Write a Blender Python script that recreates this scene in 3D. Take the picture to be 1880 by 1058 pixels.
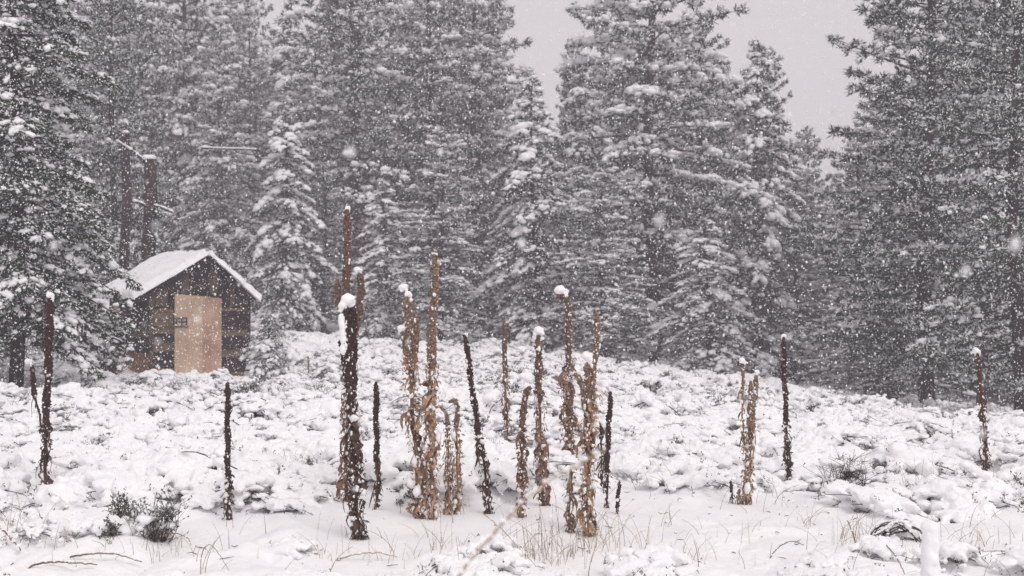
import bpy, math, random
import numpy as np
from mathutils import Vector, Matrix, Euler

for o in list(bpy.data.objects):
    bpy.data.objects.remove(o, do_unlink=True)
random.seed(7)
R0 = np.random.default_rng(11)
sc = bpy.context.scene
COL = sc.collection

# ------------------------------------------------------------------ camera, sky, sun, exposure
F_PX = 2200.0            # focal length in pixels of the 1880 px wide photograph
HOR = 552.0              # row of the horizon in the photograph
CAM_H = 1.6
cam = bpy.data.cameras.new('camera')
cam.sensor_width = 36.0
cam.lens = F_PX / 1880.0 * 36.0
cam.clip_start = 0.05
cam.clip_end = 2000
cam.dof.use_dof = True
cam.dof.focus_distance = 9.5
cam.dof.aperture_fstop = 3.2
cam_o = bpy.data.objects.new('camera', cam)
COL.objects.link(cam_o)
cam_o.location = (0, 0, CAM_H)
cam_o.rotation_euler = (math.radians(90) + math.atan((HOR - 529) / F_PX), 0, 0)
sc.camera = cam_o

SUN_EL, SUN_AZ = math.radians(52), math.radians(150)   # azimuth measured clockwise from +Y
world = bpy.data.worlds.new('World')
sc.world = world
world.use_nodes = True
wn = world.node_tree
wn.nodes.clear()
sky = wn.nodes.new('ShaderNodeTexSky')
sky.sky_type = 'NISHITA'
sky.sun_disc = False
sky.sun_elevation = SUN_EL
sky.sun_rotation = SUN_AZ
sky.air_density = 1.0
sky.dust_density = 6.0
sky.ozone_density = 1.0
hsv = wn.nodes.new('ShaderNodeHueSaturation')
hsv.inputs['Saturation'].default_value = 0.10
mixc = wn.nodes.new('ShaderNodeMix')
mixc.data_type = 'RGBA'
mixc.inputs[0].default_value = 0.6
mixc.inputs[7].default_value = (10.0, 9.4, 9.5, 1)     # even cloud deck over the clear sky
bg = wn.nodes.new('ShaderNodeBackground')
bg.inputs['Strength'].default_value = 0.09
wo = wn.nodes.new('ShaderNodeOutputWorld')
wn.links.new(sky.outputs[0], hsv.inputs['Color'])
wn.links.new(hsv.outputs[0], mixc.inputs[6])
wn.links.new(mixc.outputs[2], bg.inputs['Color'])
wn.links.new(bg.outputs[0], wo.inputs['Surface'])

sun = bpy.data.lights.new('sun', 'SUN')
sun.energy = 0.8
sun.angle = math.radians(25)
sun.color = (1.0, 0.965, 0.93)
sun_o = bpy.data.objects.new('sun', sun)
COL.objects.link(sun_o)
sd = Vector((math.sin(SUN_AZ) * math.cos(SUN_EL), math.cos(SUN_AZ) * math.cos(SUN_EL), math.sin(SUN_EL)))
sun_o.rotation_euler = sd.to_track_quat('Z', 'Y').to_euler()
sun_o.location = (0, 0, 60)

sc.view_settings.view_transform = 'Standard'
sc.view_settings.look = 'None'
sc.view_settings.gamma = 1.0
sc.view_settings.use_curve_mapping = False
sc.view_settings.exposure = 0.14
sc.render.engine = 'CYCLES'
sc.cycles.use_denoising = True
sc.cycles.max_bounces = 8
sc.cycles.diffuse_bounces = 6
sc.cycles.volume_bounces = 1
sc.cycles.transparent_max_bounces = 8

# ------------------------------------------------------------------ numeric helpers
def hash2(ix, iy, s):
    h = (ix.astype(np.int64) * 374761393 + iy.astype(np.int64) * 668265263 + s * 1442695041) & 0xffffffff
    h = ((h ^ (h >> 13)) * 1274126177) & 0xffffffff
    h = (h ^ (h >> 16)) & 0xffffff
    return h / float(0xffffff)

def vnoise(x, y, s=0):
    ix, iy = np.floor(x), np.floor(y)
    fx, fy = x - ix, y - iy
    fx = fx * fx * (3 - 2 * fx); fy = fy * fy * (3 - 2 * fy)
    a = hash2(ix, iy, s); b = hash2(ix + 1, iy, s); c = hash2(ix, iy + 1, s); d = hash2(ix + 1, iy + 1, s)
    return (a * (1 - fx) + b * fx) * (1 - fy) + (c * (1 - fx) + d * fx) * fy

def pillows(x, y, s=0):
    """soft rounded lumps with creases between them (0 in the crease, 1 on the top)"""
    ix, iy = np.floor(x), np.floor(y)
    best = np.full(np.shape(x), 9.0)
    for dx in (-1, 0, 1):
        for dy in (-1, 0, 1):
            cx, cy = ix + dx, iy + dy
            px = cx + 0.5 + 0.8 * (hash2(cx, cy, s) - 0.5)
            py = cy + 0.5 + 0.8 * (hash2(cx, cy, s + 7) - 0.5)
            best = np.minimum(best, (px - x) ** 2 + (py - y) ** 2)
    return np.clip(1 - best * 1.6, 0, 1)

def sstep(a, b, v):
    t = np.clip((v - a) / (b - a), 0, 1)
    return t * t * (3 - 2 * t)

def smooth_zone(x, y):
    """1 where the snow lies smooth (the open strip in front of the tall stalks), 0 in the brush"""
    wob = (vnoise(x * 0.7, y * 0.7, 31) - 0.5) * 1.5 + (vnoise(x * 2.1, y * 2.1, 32) - 0.5) * 1.5
    front = sstep(6.9, 8.0, y + wob * 0.8) * (1 - sstep(8.7, 10.1, y + wob))
    side = sstep(-2.6, -1.4, x + wob) * (1 - sstep(3.6, 5.0, x - wob))
    return front * side

def base_h(x, y):
    xs = np.clip(x, -30, 40)
    t = sstep(20, 45, y)
    t2 = sstep(9, 27, y) * np.clip((x - 1.5) / 10.0, 0, 1.3) * 1.45
    return -(0.10 * xs + 0.22) * t - t2 * (1 - t * 0.65)

FEET_PX = [(635, 938), (660, 1006), (692, 953), (772, 968), (795, 970), (824, 962), (840, 962), (903, 966), (935, 832), (960, 970), (1000, 948), (1040, 856),
        (1080, 1000), (1047, 993), (1104, 905), (1117, 950), (1133, 962), (1372, 935), (1345, 934), (1447, 892), (1810, 872), (85, 918), (419, 976), (567, 694)]
def feet_xy():
    out = []
    for px, py in FEET_PX:
        d = 4.0
        while d < 60:
            x = (px - 940) / 2200 * d
            if CAM_H - (py - HOR) / 2200 * d <= float(base_h(np.array([x]), np.array([d]))[0]): break
            d += 0.05
        out.append((x, d))
    return out
FEET = feet_xy()

def foot_clear(x, y, grow=1.0):
    """1 close to a stalk's foot, where the snow has settled round it, and just before it"""
    m = np.zeros(np.shape(x))
    for fx, fy in FEET:
        dy = y - (fy - 0.35)
        q = ((x - fx) / (0.42 * grow)) ** 2 + (dy / (0.75 * grow)) ** 2
        m = np.maximum(m, 1 - sstep(0.5, 1.3, q))
    return m

def ground_h(x, y):
    x = np.asarray(x, float); y = np.asarray(y, float)
    z = base_h(x, y)
    wx = x + 0.5 * (vnoise(x * 1.3, y * 1.3, 3) - 0.5)
    wy = y + 0.5 * (vnoise(x * 1.3, y * 1.3, 4) - 0.5)
    sm = smooth_zone(x, y)
    rough = 1 - 0.8 * sm
    rough = rough * (0.45 + 0.55 * sstep(5.5, 11, y))
    rough = rough * (1 - 0.8 * foot_clear(x, y))
    near_shed = (1 - sstep(1.4, 2.6, abs(x + 6.1))) * (1 - sstep(2.0, 3.2, abs(y - 24.6)))
    rough = rough * (1 - 0.75 * near_shed); z = z - 0.05 * near_shed
    z = z + 0.10 * (vnoise(x * 0.35, y * 0.35, 1) - 0.5) * 2
    z = z + rough * (0.17 * pillows(wx / 0.8, wy / 0.8, 5) + 0.085 * pillows(wx / 0.33, wy / 0.33, 6) + 0.03 * pillows(wx / 0.13, wy / 0.13, 8)) - 0.12 * rough
    z = z + 0.012 * (vnoise(x * 4, y * 4, 9) - 0.5) + 0.03 * sm * vnoise(x * 1.6, y * 1.6, 12)
    return z

def gh(x, y):
    return float(ground_h(np.array([x]), np.array([y]))[0])

def at(px, py, d):
    return Vector(((px - 940.0) / F_PX * d, d, CAM_H - (py - HOR) / F_PX * d))

def on_ground(px, py, guess=None):
    """the point of the ground seen at pixel px, py"""
    d = guess or 3.0
    step = 0.05
    while d < 90:
        p = at(px, py, d)
        if p.z <= float(base_h(np.array([p.x]), np.array([p.y]))[0]) + 0.0:
            break
        d += step
    return p

# ------------------------------------------------------------------ mesh helpers
def new_mesh(name, V, T, mat=None, smooth=False, mi=None, mats=None):
    V = np.asarray(V, np.float32).reshape(-1, 3)
    T = np.asarray(T, np.int32).reshape(-1, 3)
    me = bpy.data.meshes.new(name)
    me.vertices.add(len(V)); me.vertices.foreach_set('co', V.ravel())
    me.loops.add(len(T) * 3); me.loops.foreach_set('vertex_index', T.ravel())
    me.polygons.add(len(T))
    me.polygons.foreach_set('loop_start', np.arange(0, len(T) * 3, 3, dtype=np.int32))
    me.polygons.foreach_set('loop_total', np.full(len(T), 3, dtype=np.int32))
    me.polygons.foreach_set('use_smooth', np.full(len(T), smooth, dtype=bool))
    for m in (mats or ([mat] if mat else [])):
        me.materials.append(m)
    if mi is not None:
        me.polygons.foreach_set('material_index', np.asarray(mi, np.int32))
    me.update(calc_edges=True)
    return me

def link(name, me, parent=None, loc=None):
    o = bpy.data.objects.new(name, me)
    COL.objects.link(o)
    if parent is not None:
        o.parent = parent
    if loc is not None:
        o.location = loc
    return o

def tag(o, label=None, cat=None, group=None, kind=None):
    if label: o['label'] = label
    if cat: o['category'] = cat
    if group: o['group'] = group
    if kind: o['kind'] = kind
    return o

def thing(name, loc, label, cat, group=None):
    o = bpy.data.objects.new(name, None)
    o.empty_display_size = 0.2
    COL.objects.link(o)
    o.location = loc
    return tag(o, label, cat, group)

class Geo:
    def __init__(s): s.V = []; s.T = []; s.M = []; s.n = 0
    def add(s, V, T, m=0):
        V = np.asarray(V, float).reshape(-1, 3); T = np.asarray(T, int).reshape(-1, 3)
        s.V.append(V); s.T.append(T + s.n); s.M.append(np.full(len(T), m)); s.n += len(V)
    def arrays(s):
        if not s.V: return np.zeros((0, 3)), np.zeros((0, 3), int), np.zeros(0, int)
        return np.vstack(s.V), np.vstack(s.T), np.concatenate(s.M)
    def mesh(s, name, mat=None, smooth=False, mats=None):
        V, T, M = s.arrays()
        return new_mesh(name, V, T, mat, smooth, M if mats else None, mats)

def ico(sub):
    t = (1 + 5 ** 0.5) / 2
    V = np.array([(-1, t, 0), (1, t, 0), (-1, -t, 0), (1, -t, 0), (0, -1, t), (0, 1, t), (0, -1, -t), (0, 1, -t), (t, 0, -1), (t, 0, 1), (-t, 0, -1), (-t, 0, 1)], float)
    V /= np.linalg.norm(V[0])
    T = [(0, 11, 5), (0, 5, 1), (0, 1, 7), (0, 7, 10), (0, 10, 11), (1, 5, 9), (5, 11, 4), (11, 10, 2), (10, 7, 6), (7, 1, 8), (3, 9, 4), (3, 4, 2), (3, 2, 6), (3, 6, 8), (3, 8, 9), (4, 9, 5), (2, 4, 11), (6, 2, 10), (8, 6, 7), (9, 8, 1)]
    V = list(map(tuple, V))
    for _ in range(sub):
        c = {}; N = []
        def mid(a, b):
            k = (min(a, b), max(a, b))
            if k not in c:
                m = np.array(V[a]) + np.array(V[b]); m /= np.linalg.norm(m)
                V.append(tuple(m)); c[k] = len(V) - 1
            return c[k]
        for a, b, d in T:
            x, y, z = mid(a, b), mid(b, d), mid(d, a)
            N += [(a, x, z), (b, y, x), (d, z, y), (x, y, z)]
        T = N
    return np.array(V), np.array(T)
ICO0, ICO1, ICO2 = ico(0), ico(1), ico(2)
OCT = (np.array([(1, 0, 0), (0, 1, 0), (-1, 0, 0), (0, -1, 0), (0, 0, 1), (0, 0, -1)], float),
       np.array([(0, 1, 4), (1, 2, 4), (2, 3, 4), (3, 0, 4), (1, 0, 5), (2, 1, 5), (3, 2, 5), (0, 3, 5)]))

def scatter(unit, P, S, yaw=None, jit=0.0, rng=R0, axis=None, tilt=None):
    """copies of a unit shape at points P with per-axis sizes S (n,3), turned by yaw about z"""
    U, T = unit
    n = len(P); k = len(U)
    if n == 0: return np.zeros((0, 3)), np.zeros((0, 3), int)
    W = np.repeat(U[None], n, 0)
    if jit: W = W * (1 + jit * (rng.random((n, k, 1)) - 0.5) * 2)
    W = W * np.asarray(S)[:, None, :]
    if tilt is not None:           # turn about y by tilt (x axis goes up)
        c, s = np.cos(tilt)[:, None], np.sin(tilt)[:, None]
        x, z = W[..., 0].copy(), W[..., 2].copy()
        W[..., 0] = c * x - s * z; W[..., 2] = s * x + c * z
    if yaw is not None:
        c, s = np.cos(yaw)[:, None], np.sin(yaw)[:, None]
        x, y = W[..., 0].copy(), W[..., 1].copy()
        W[..., 0] = c * x - s * y; W[..., 1] = s * x + c * y
    W = W + np.asarray(P)[:, None, :]
    TT = T[None] + (np.arange(n) * k)[:, None, None]
    return W.reshape(-1, 3), TT.reshape(-1, 3)

def tube(path, rad, k=6, rough=0.0, rng=R0):
    path = np.asarray(path, float); n = len(path)
    rad = np.broadcast_to(np.asarray(rad, float), (n,))
    d = np.gradient(path, axis=0); d /= np.linalg.norm(d, axis=1)[:, None] + 1e-9
    ref = np.array([0.3, 1, 0.1]) if abs(d[:, 1]).mean() < 0.8 else np.array([1, 0.2, 0.1])
    a = np.cross(d, ref); a /= np.linalg.norm(a, axis=1)[:, None] + 1e-9
    b = np.cross(d, a)
    th = np.arange(k) / k * 2 * np.pi
    r = rad[:, None] * (1 + rough * (rng.random((n, k)) - 0.5) * 2)
    V = path[:, None] + r[..., None] * (a[:, None] * np.cos(th)[None, :, None] + b[:, None] * np.sin(th)[None, :, None])
    i = np.arange(n - 1)[:, None] * k; j = np.arange(k)[None]; j2 = (j + 1) % k
    A, B, C, D = i + j, i + j2, i + k + j2, i + k + j
    T = np.concatenate([np.stack([A, B, C], -1).reshape(-1, 3), np.stack([A, C, D], -1).reshape(-1, 3)])
    V = np.vstack([V.reshape(-1, 3), path[:1], path[-1:]])
    c0, c1 = n * k, n * k + 1
    e = [(c0, (q + 1) % k, q) for q in range(k)] + [(c1, (n - 1) * k + q, (n - 1) * k + (q + 1) % k) for q in range(k)]
    return V, np.vstack([T, e])

def box_vt(lo, hi):
    x0, y0, z0 = lo; x1, y1, z1 = hi
    V = [(x0, y0, z0), (x1, y0, z0), (x1, y1, z0), (x0, y1, z0), (x0, y0, z1), (x1, y0, z1), (x1, y1, z1), (x0, y1, z1)]
    Q = [(0, 3, 2, 1), (4, 5, 6, 7), (0, 1, 5, 4), (1, 2, 6, 5), (2, 3, 7, 6), (3, 0, 4, 7)]
    T = []
    for a, b, c, d in Q: T += [(a, b, c), (a, c, d)]
    return np.array(V, float), np.array(T)

def fused(name, blobs, voxel, mat, smooth_it=4, lump=0.0):
    """many overlapping balls fused into one soft skin: the way settled snow looks"""
    P = np.array([b[0] for b in blobs], float)
    S = np.array([b[1] if hasattr(b[1], '__len__') else (b[1],) * 3 for b in blobs], float)
    V, T = scatter(ICO1, P, S, yaw=R0.random(len(P)) * 6.28, jit=0.07)
    me = new_mesh(name + '_raw', V, T)
    o = bpy.data.objects.new(name + '_raw', me)
    COL.objects.link(o)
    m = o.modifiers.new('r', 'REMESH'); m.mode = 'VOXEL'; m.voxel_size = voxel; m.use_smooth_shade = True
    s = o.modifiers.new('s', 'SMOOTH'); s.iterations = smooth_it; s.factor = 0.5
    dg = bpy.context.evaluated_depsgraph_get()
    out = bpy.data.meshes.new_from_object(o.evaluated_get(dg))
    out.name = name
    bpy.data.objects.remove(o, do_unlink=True)
    bpy.data.meshes.remove(me)
    out.materials.clear()
    out.materials.append(mat)
    return out

def append_mesh(geo, me, m):
    V = np.empty(len(me.vertices) * 3); me.vertices.foreach_get('co', V)
    me.calc_loop_triangles()
    T = np.empty(len(me.loop_triangles) * 3, np.int32); me.loop_triangles.foreach_get('vertices', T)
    geo.add(V.reshape(-1, 3), T.reshape(-1, 3), m)

# ------------------------------------------------------------------ materials
def mat(name, col, col2=None, scale=8.0, rough=0.8, bump=0.0, bscale=None, stretch=None, detail=5, rough_mix=None, coord='Object', contrast=(0.35, 0.65), translucent=0):
    m = bpy.data.materials.new(name)
    m.use_nodes = True
    nt = m.node_tree; nt.nodes.clear(); N = nt.nodes.new; L = nt.links.new
    out = N('ShaderNodeOutputMaterial'); p = N('ShaderNodeBsdfPrincipled')
    L(p.outputs[0], out.inputs[0])
    p.inputs['Roughness'].default_value = rough
    p.inputs['Specular IOR Level'].default_value = 0.2
    tc = N('ShaderNodeTexCoord'); mp = N('ShaderNodeMapping')
    L(tc.outputs[coord], mp.inputs[0])
    if stretch: mp.inputs['Scale'].default_value = stretch
    no = N('ShaderNodeTexNoise'); no.inputs['Scale'].default_value = scale; no.inputs['Detail'].default_value = detail
    L(mp.outputs[0], no.inputs['Vector'])
    rp = N('ShaderNodeValToRGB')
    rp.color_ramp.elements[0].position = contrast[0]; rp.color_ramp.elements[1].position = contrast[1]
    c2 = col2 or col
    rp.color_ramp.elements[0].color = (*col, 1); rp.color_ramp.elements[1].color = (*c2, 1)
    L(no.outputs[0], rp.inputs[0])
    L(rp.outputs[0], p.inputs['Base Color'])
    if bump:
        b = N('ShaderNodeBump'); b.inputs['Strength'].default_value = 1.0; b.inputs['Distance'].default_value = bump
        n2 = N('ShaderNodeTexNoise'); n2.inputs['Scale'].default_value = bscale or scale * 3; n2.inputs['Detail'].default_value = 4
        L(mp.outputs[0], n2.inputs['Vector']); L(n2.outputs[0], b.inputs['Height']); L(b.outputs[0], p.inputs['Normal'])
    return m

SNOW = mat('snow', (0.88, 0.88, 0.90), (0.94, 0.93, 0.93), 3.0, 0.6, 0.012, 22, detail=4)
SNOW_T = mat('tree_snow', (0.86, 0.86, 0.88), (0.93, 0.92, 0.92), 3.0, 0.7)
FLAKE = mat('snowflake', (0.86, 0.86, 0.87), (0.9, 0.9, 0.9), 3.0, 0.7)
NEEDLE = mat('needles_green', (0.012, 0.032, 0.018), (0.046, 0.090, 0.036), 1.2, 0.7, detail=6)
NEEDLE_B = mat('needles_bluish', (0.015, 0.034, 0.022), (0.048, 0.088, 0.044), 1.2, 0.7, detail=6)
BARK = mat('bark', (0.018, 0.013, 0.014), (0.06, 0.042, 0.036), 5.0, 0.9, 0.02, 14, stretch=(1, 1, 0.25))
TWIG = mat('twig_dark', (0.035, 0.026, 0.028), (0.08, 0.058, 0.05), 9.0, 0.9)
SAGE = mat('sage_leaf', (0.075, 0.085, 0.075), (0.15, 0.155, 0.13), 14.0, 0.85)
STRAW = mat('dry_straw', (0.33, 0.24, 0.15), (0.52, 0.40, 0.27), 10.0, 0.7)
STRAW_D = mat('dark_straw', (0.13, 0.085, 0.06), (0.26, 0.18, 0.12), 10.0, 0.7)
HEAD = {'brown': mat('seed_head_brown', (0.070, 0.042, 0.034), (0.26, 0.165, 0.118), 60, 0.9),
        'dark': mat('seed_head_dark', (0.032, 0.020, 0.022), (0.085, 0.048, 0.044), 60, 0.9),
        'red': mat('seed_head_red', (0.07, 0.028, 0.024), (0.16, 0.07, 0.055), 60, 0.9),
        'tan': mat('seed_head_tan', (0.11, 0.068, 0.050), (0.36, 0.245, 0.17), 60, 0.9)}
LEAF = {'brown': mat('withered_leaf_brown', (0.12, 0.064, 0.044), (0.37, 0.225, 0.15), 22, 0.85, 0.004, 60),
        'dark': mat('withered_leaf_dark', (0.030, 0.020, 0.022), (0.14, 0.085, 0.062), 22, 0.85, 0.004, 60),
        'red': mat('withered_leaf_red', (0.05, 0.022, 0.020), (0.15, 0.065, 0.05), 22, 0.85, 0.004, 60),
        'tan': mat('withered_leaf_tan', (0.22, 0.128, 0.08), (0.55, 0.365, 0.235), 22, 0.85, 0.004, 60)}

# ------------------------------------------------------------------ the ground
def build_ground():
    a_front = np.linspace(-0.52, 0.52, 430)
    a_side = np.linspace(0.52, 2 * math.pi - 0.52, 70)[1:-1]
    ang = np.concatenate([a_front, a_side])
    rr = [0.4]
    while rr[-1] < 70: rr.append(rr[-1] * (1.03 if rr[-1] < 4 else 1.0052))
    while rr[-1] < 150: rr.append(rr[-1] * 1.04)
    rr = np.array(rr)
    A, RR = np.meshgrid(ang, rr)
    X = np.sin(A) * RR; Y = np.cos(A) * RR
    Z = ground_h(X, Y)
    n, k = X.shape
    V = np.stack([X, Y, Z], -1).reshape(-1, 3)
    i = np.arange(n - 1)[:, None] * k; j = np.arange(k)[None]; j2 = (j + 1) % k
    a, b, c, d = i + j, i + j2, i + k + j2, i + k + j
    T = np.concatenate([np.stack([a, c, b], -1).reshape(-1, 3), np.stack([a, d, c], -1).reshape(-1, 3)])
    V = np.vstack([V, [(0, 0, gh(0, 0))]])
    T = np.vstack([T, [(n * k, q, (q + 1) % k) for q in range(k)]])
    o = link('ground', new_mesh('ground', V, T, SNOW, True))
    tag(o, kind='structure')
build_ground()

# ------------------------------------------------------------------ instanced ground cover
def gn_instances(name, P, rot, scl, idx, protos, kind='stuff', label=None, cat=None):
    coll = bpy.data.collections.new(name + '_kinds')
    for i, me in enumerate(protos):
        coll.objects.link(bpy.data.objects.new('%s_kind_%02d' % (name, i), me))
    P = np.asarray(P, np.float32)
    me = bpy.data.meshes.new(name)
    me.vertices.add(len(P)); me.vertices.foreach_set('co', P.ravel())
    for nm, typ, dat in (('rot', 'FLOAT_VECTOR', rot), ('scl', 'FLOAT_VECTOR', scl)):
        a = me.attributes.new(nm, typ, 'POINT'); a.data.foreach_set('vector', np.asarray(dat, np.float32).ravel())
    a = me.attributes.new('idx', 'INT', 'POINT'); a.data.foreach_set('value', np.asarray(idx, np.int32))
    o = link(name, me)
    ng = bpy.data.node_groups.new(name, 'GeometryNodeTree')
    ng.interface.new_socket('Geometry', in_out='INPUT', socket_type='NodeSocketGeometry')
    ng.interface.new_socket('Geometry', in_out='OUTPUT', socket_type='NodeSocketGeometry')
    N = ng.nodes.new; L = ng.links.new
    gi, go = N('NodeGroupInput'), N('NodeGroupOutput')
    ci = N('GeometryNodeCollectionInfo'); ci.inputs['Collection'].default_value = coll
    ci.inputs['Separate Children'].default_value = True; ci.inputs['Reset Children'].default_value = True
    ip = N('GeometryNodeInstanceOnPoints'); ip.inputs['Pick Instance'].default_value = True
    def attr(nm, t):
        q = N('GeometryNodeInputNamedAttribute'); q.data_type = t; q.inputs['Name'].default_value = nm; return q
    L(gi.outputs[0], ip.inputs['Points']); L(ci.outputs[0], ip.inputs['Instance'])
    L(attr('idx', 'INT').outputs[0], ip.inputs['Instance Index'])
    L(attr('rot', 'FLOAT_VECTOR').outputs[0], ip.inputs['Rotation'])
    L(attr('scl', 'FLOAT_VECTOR').outputs[0], ip.inputs['Scale'])
    L(ip.outputs[0], go.inputs[0])
    md = o.modifiers.new('scatter', 'NODES'); md.node_group = ng
    tag(o, label, cat, kind=kind)
    return o

def clump_mesh(i, rng):
    """a low sagebrush under fresh snow: dark twigs with fingers and pads of snow over them"""
    g = Geo()
    near = i < 6
    Rr = rng.uniform(0.26, 0.36); H = rng.uniform(0.10, 0.17) if near else rng.uniform(0.13, 0.22)
    blobs = []
    arms = rng.integers(12, 18) if near else rng.integers(20, 26)
    for a in range(arms):
        th = a / arms * 2 * math.pi + rng.uniform(-0.3, 0.3)
        L = Rr * rng.uniform(0.55, 1.15)
        hh = H * rng.uniform(0.55, 1.15)
        n = 5
        tip = None
        path = []
        for s in np.linspace(0.05, 1, n):
            z = hh * (1 - 0.55 * s ** 2.2)
            x = math.cos(th + 0.25 * s) * L * s; y = math.sin(th + 0.25 * s) * L * s
            path.append((x, y, z))
            if s > 0.2 and rng.random() < 0.86:
                r = np.clip(rng.lognormal(math.log(0.042 if near else 0.027), 0.40), 0.014, 0.075 if near else 0.045) * (1.15 - 0.35 * s)
                blobs.append(((x + rng.normal(0, .01), y + rng.normal(0, .01), z + r * 0.3 - (0.02 if s > .9 else 0)), (r * rng.uniform(1.0, 1.9), r * rng.uniform(.8, 1.5), r * rng.uniform(.5, .8))))
        P = np.array([(0, 0, -0.04)] + path)
        P[:, 2] -= 0.012
        V, T = tube(P, np.linspace(0.006, 0.0025, len(P)), 3)
        g.add(V, T, 1)
        for q in range(rng.integers(2, 6) if near else rng.integers(0, 3)):           # side twigs and little leaves
            s = rng.integers(1, n)
            p = np.array(path[s]); d = np.array([math.cos(th), math.sin(th), 0]) * 0.6 + rng.normal(0, 0.6, 3)
            d /= np.linalg.norm(d)
            e = p + d * rng.uniform(0.04, 0.10) + (0, 0, -0.01)
            V, T = tube([p - (0, 0, .015), e], [0.0025, 0.001], 3); g.add(V, T, 1)
            for w in range(4):
                c = p + (e - p) * rng.uniform(0.3, 1.1) + (0, 0, -0.01)
                u = rng.normal(0, 1, 3); u /= np.linalg.norm(u)
                v = np.cross(u, rng.normal(0, 1, 3)); v /= np.linalg.norm(v)
                g.add([c, c + u * 0.022 + v * 0.006, c + u * 0.022 - v * 0.006], [(0, 1, 2)], 2)
    for q in range(rng.integers(9, 14) if near else 5):
        r = rng.uniform(0.05, 0.105) if near else rng.uniform(.025, .05); th = rng.uniform(0, 6.28); s = rng.uniform(0, 0.5) * Rr
        blobs.append(((math.cos(th) * s, math.sin(th) * s, H * rng.uniform(0.6, 1.0)), (r * rng.uniform(1, 1.7), r * rng.uniform(.9, 1.3), r * 0.6)))
    sm = fused('clump_snow', blobs, 0.011, SNOW, 5 if near else 1)
    co = np.empty(len(sm.vertices) * 3); sm.vertices.foreach_get('co', co); co = co.reshape(-1, 3)
    nz = (vnoise(co[:, 0] * 42 + co[:, 2] * 31, co[:, 1] * 42 - co[:, 2] * 27, i) - 0.5) * 0.016 + (vnoise(co[:, 0] * 17 + co[:, 2] * 9, co[:, 1] * 17, i + 3) - 0.5) * 0.022
    co[:, 2] += nz; co[:, 0] += nz * 0.5; sm.vertices.foreach_set('co', co.ravel())
    append_mesh(g, sm, 0)
    V, T, M = g.arrays()
    me = new_mesh('snowy_brush_%02d' % i, V, T, None, True, M, [SNOW, TWIG, SAGE])
    return me

CLUMPS = [clump_mesh(i, np.random.default_rng(100 + i)) for i in range(12)]

def tuft_mesh(i, rng):
    """dark leafless sprig standing in a hollow of the snow"""
    g = Geo()
    for a in range(rng.integers(9, 16)):
        th = rng.uniform(0, 6.28); L = rng.uniform(0.06, 0.19); sp = rng.uniform(0.02, 0.13)
        b0 = rng.normal(0, 0.015, 3); tip = np.array([math.cos(th) * sp, math.sin(th) * sp, L])
        m = (b0 + tip) / 2 + rng.normal(0, 0.014, 3)
        g.add(*tube([b0, m, tip], [0.0035, 0.003, 0.0016], 3), 0)
        for q in range(4):
            c = m + (tip - m) * rng.random(); e = c + rng.normal(0, 0.025, 3) + (0, 0, 0.01)
            g.add(*tube([c, e], [0.002, 0.001], 3), 0)
            for w in range(3):
                p = c + (e - c) * rng.uniform(.3, 1.2); u = rng.normal(0, 1, 3); u /= np.linalg.norm(u); v = np.cross(u, rng.normal(0, 1, 3)); v /= np.linalg.norm(v)
                g.add([p, p + u * 0.016 + v * 0.005, p + u * 0.018 - v * 0.005], [(0, 1, 2)], 1)
    return g.mesh('sprig_%02d' % i, None, False, [TWIG, SAGE])

def scatter_sprigs():
    rng = np.random.default_rng(15)
    n = 9000
    y = np.sqrt(rng.uniform(64, 46 * 46, n)); x = rng.uniform(-0.56, 0.56, n) * y
    patch = vnoise(x * 0.55, y * 0.55, 44) * 0.6 + vnoise(x * 1.7, y * 1.7, 45) * 0.4
    ok = (smooth_zone(x, y) < 0.3) & (foot_clear(x, y) < 0.3) & (patch > 0.60 + 0.05 * sstep(16, 30, y)) & ~((abs(x + 6.0) < 2.0) & (abs(y - 25.0) < 2.6))
    x, y = x[ok], y[ok]; z = ground_h(x, y)
    s = rng.uniform(0.5, 1.4, len(x)) * np.clip(y / 16, 0.6, 1.3)
    gn_instances('brush_sprigs', np.stack([x, y, z - 0.01], -1), np.stack([rng.normal(0, .35, len(x)), rng.normal(0, .35, len(x)), rng.uniform(0, 6.28, len(x))], -1),
                 np.stack([s, s, s * rng.uniform(.7, 1.1, len(x))], -1), rng.integers(0, 6, len(x)), [tuft_mesh(i, np.random.default_rng(300 + i)) for i in range(6)])
scatter_sprigs()

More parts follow.
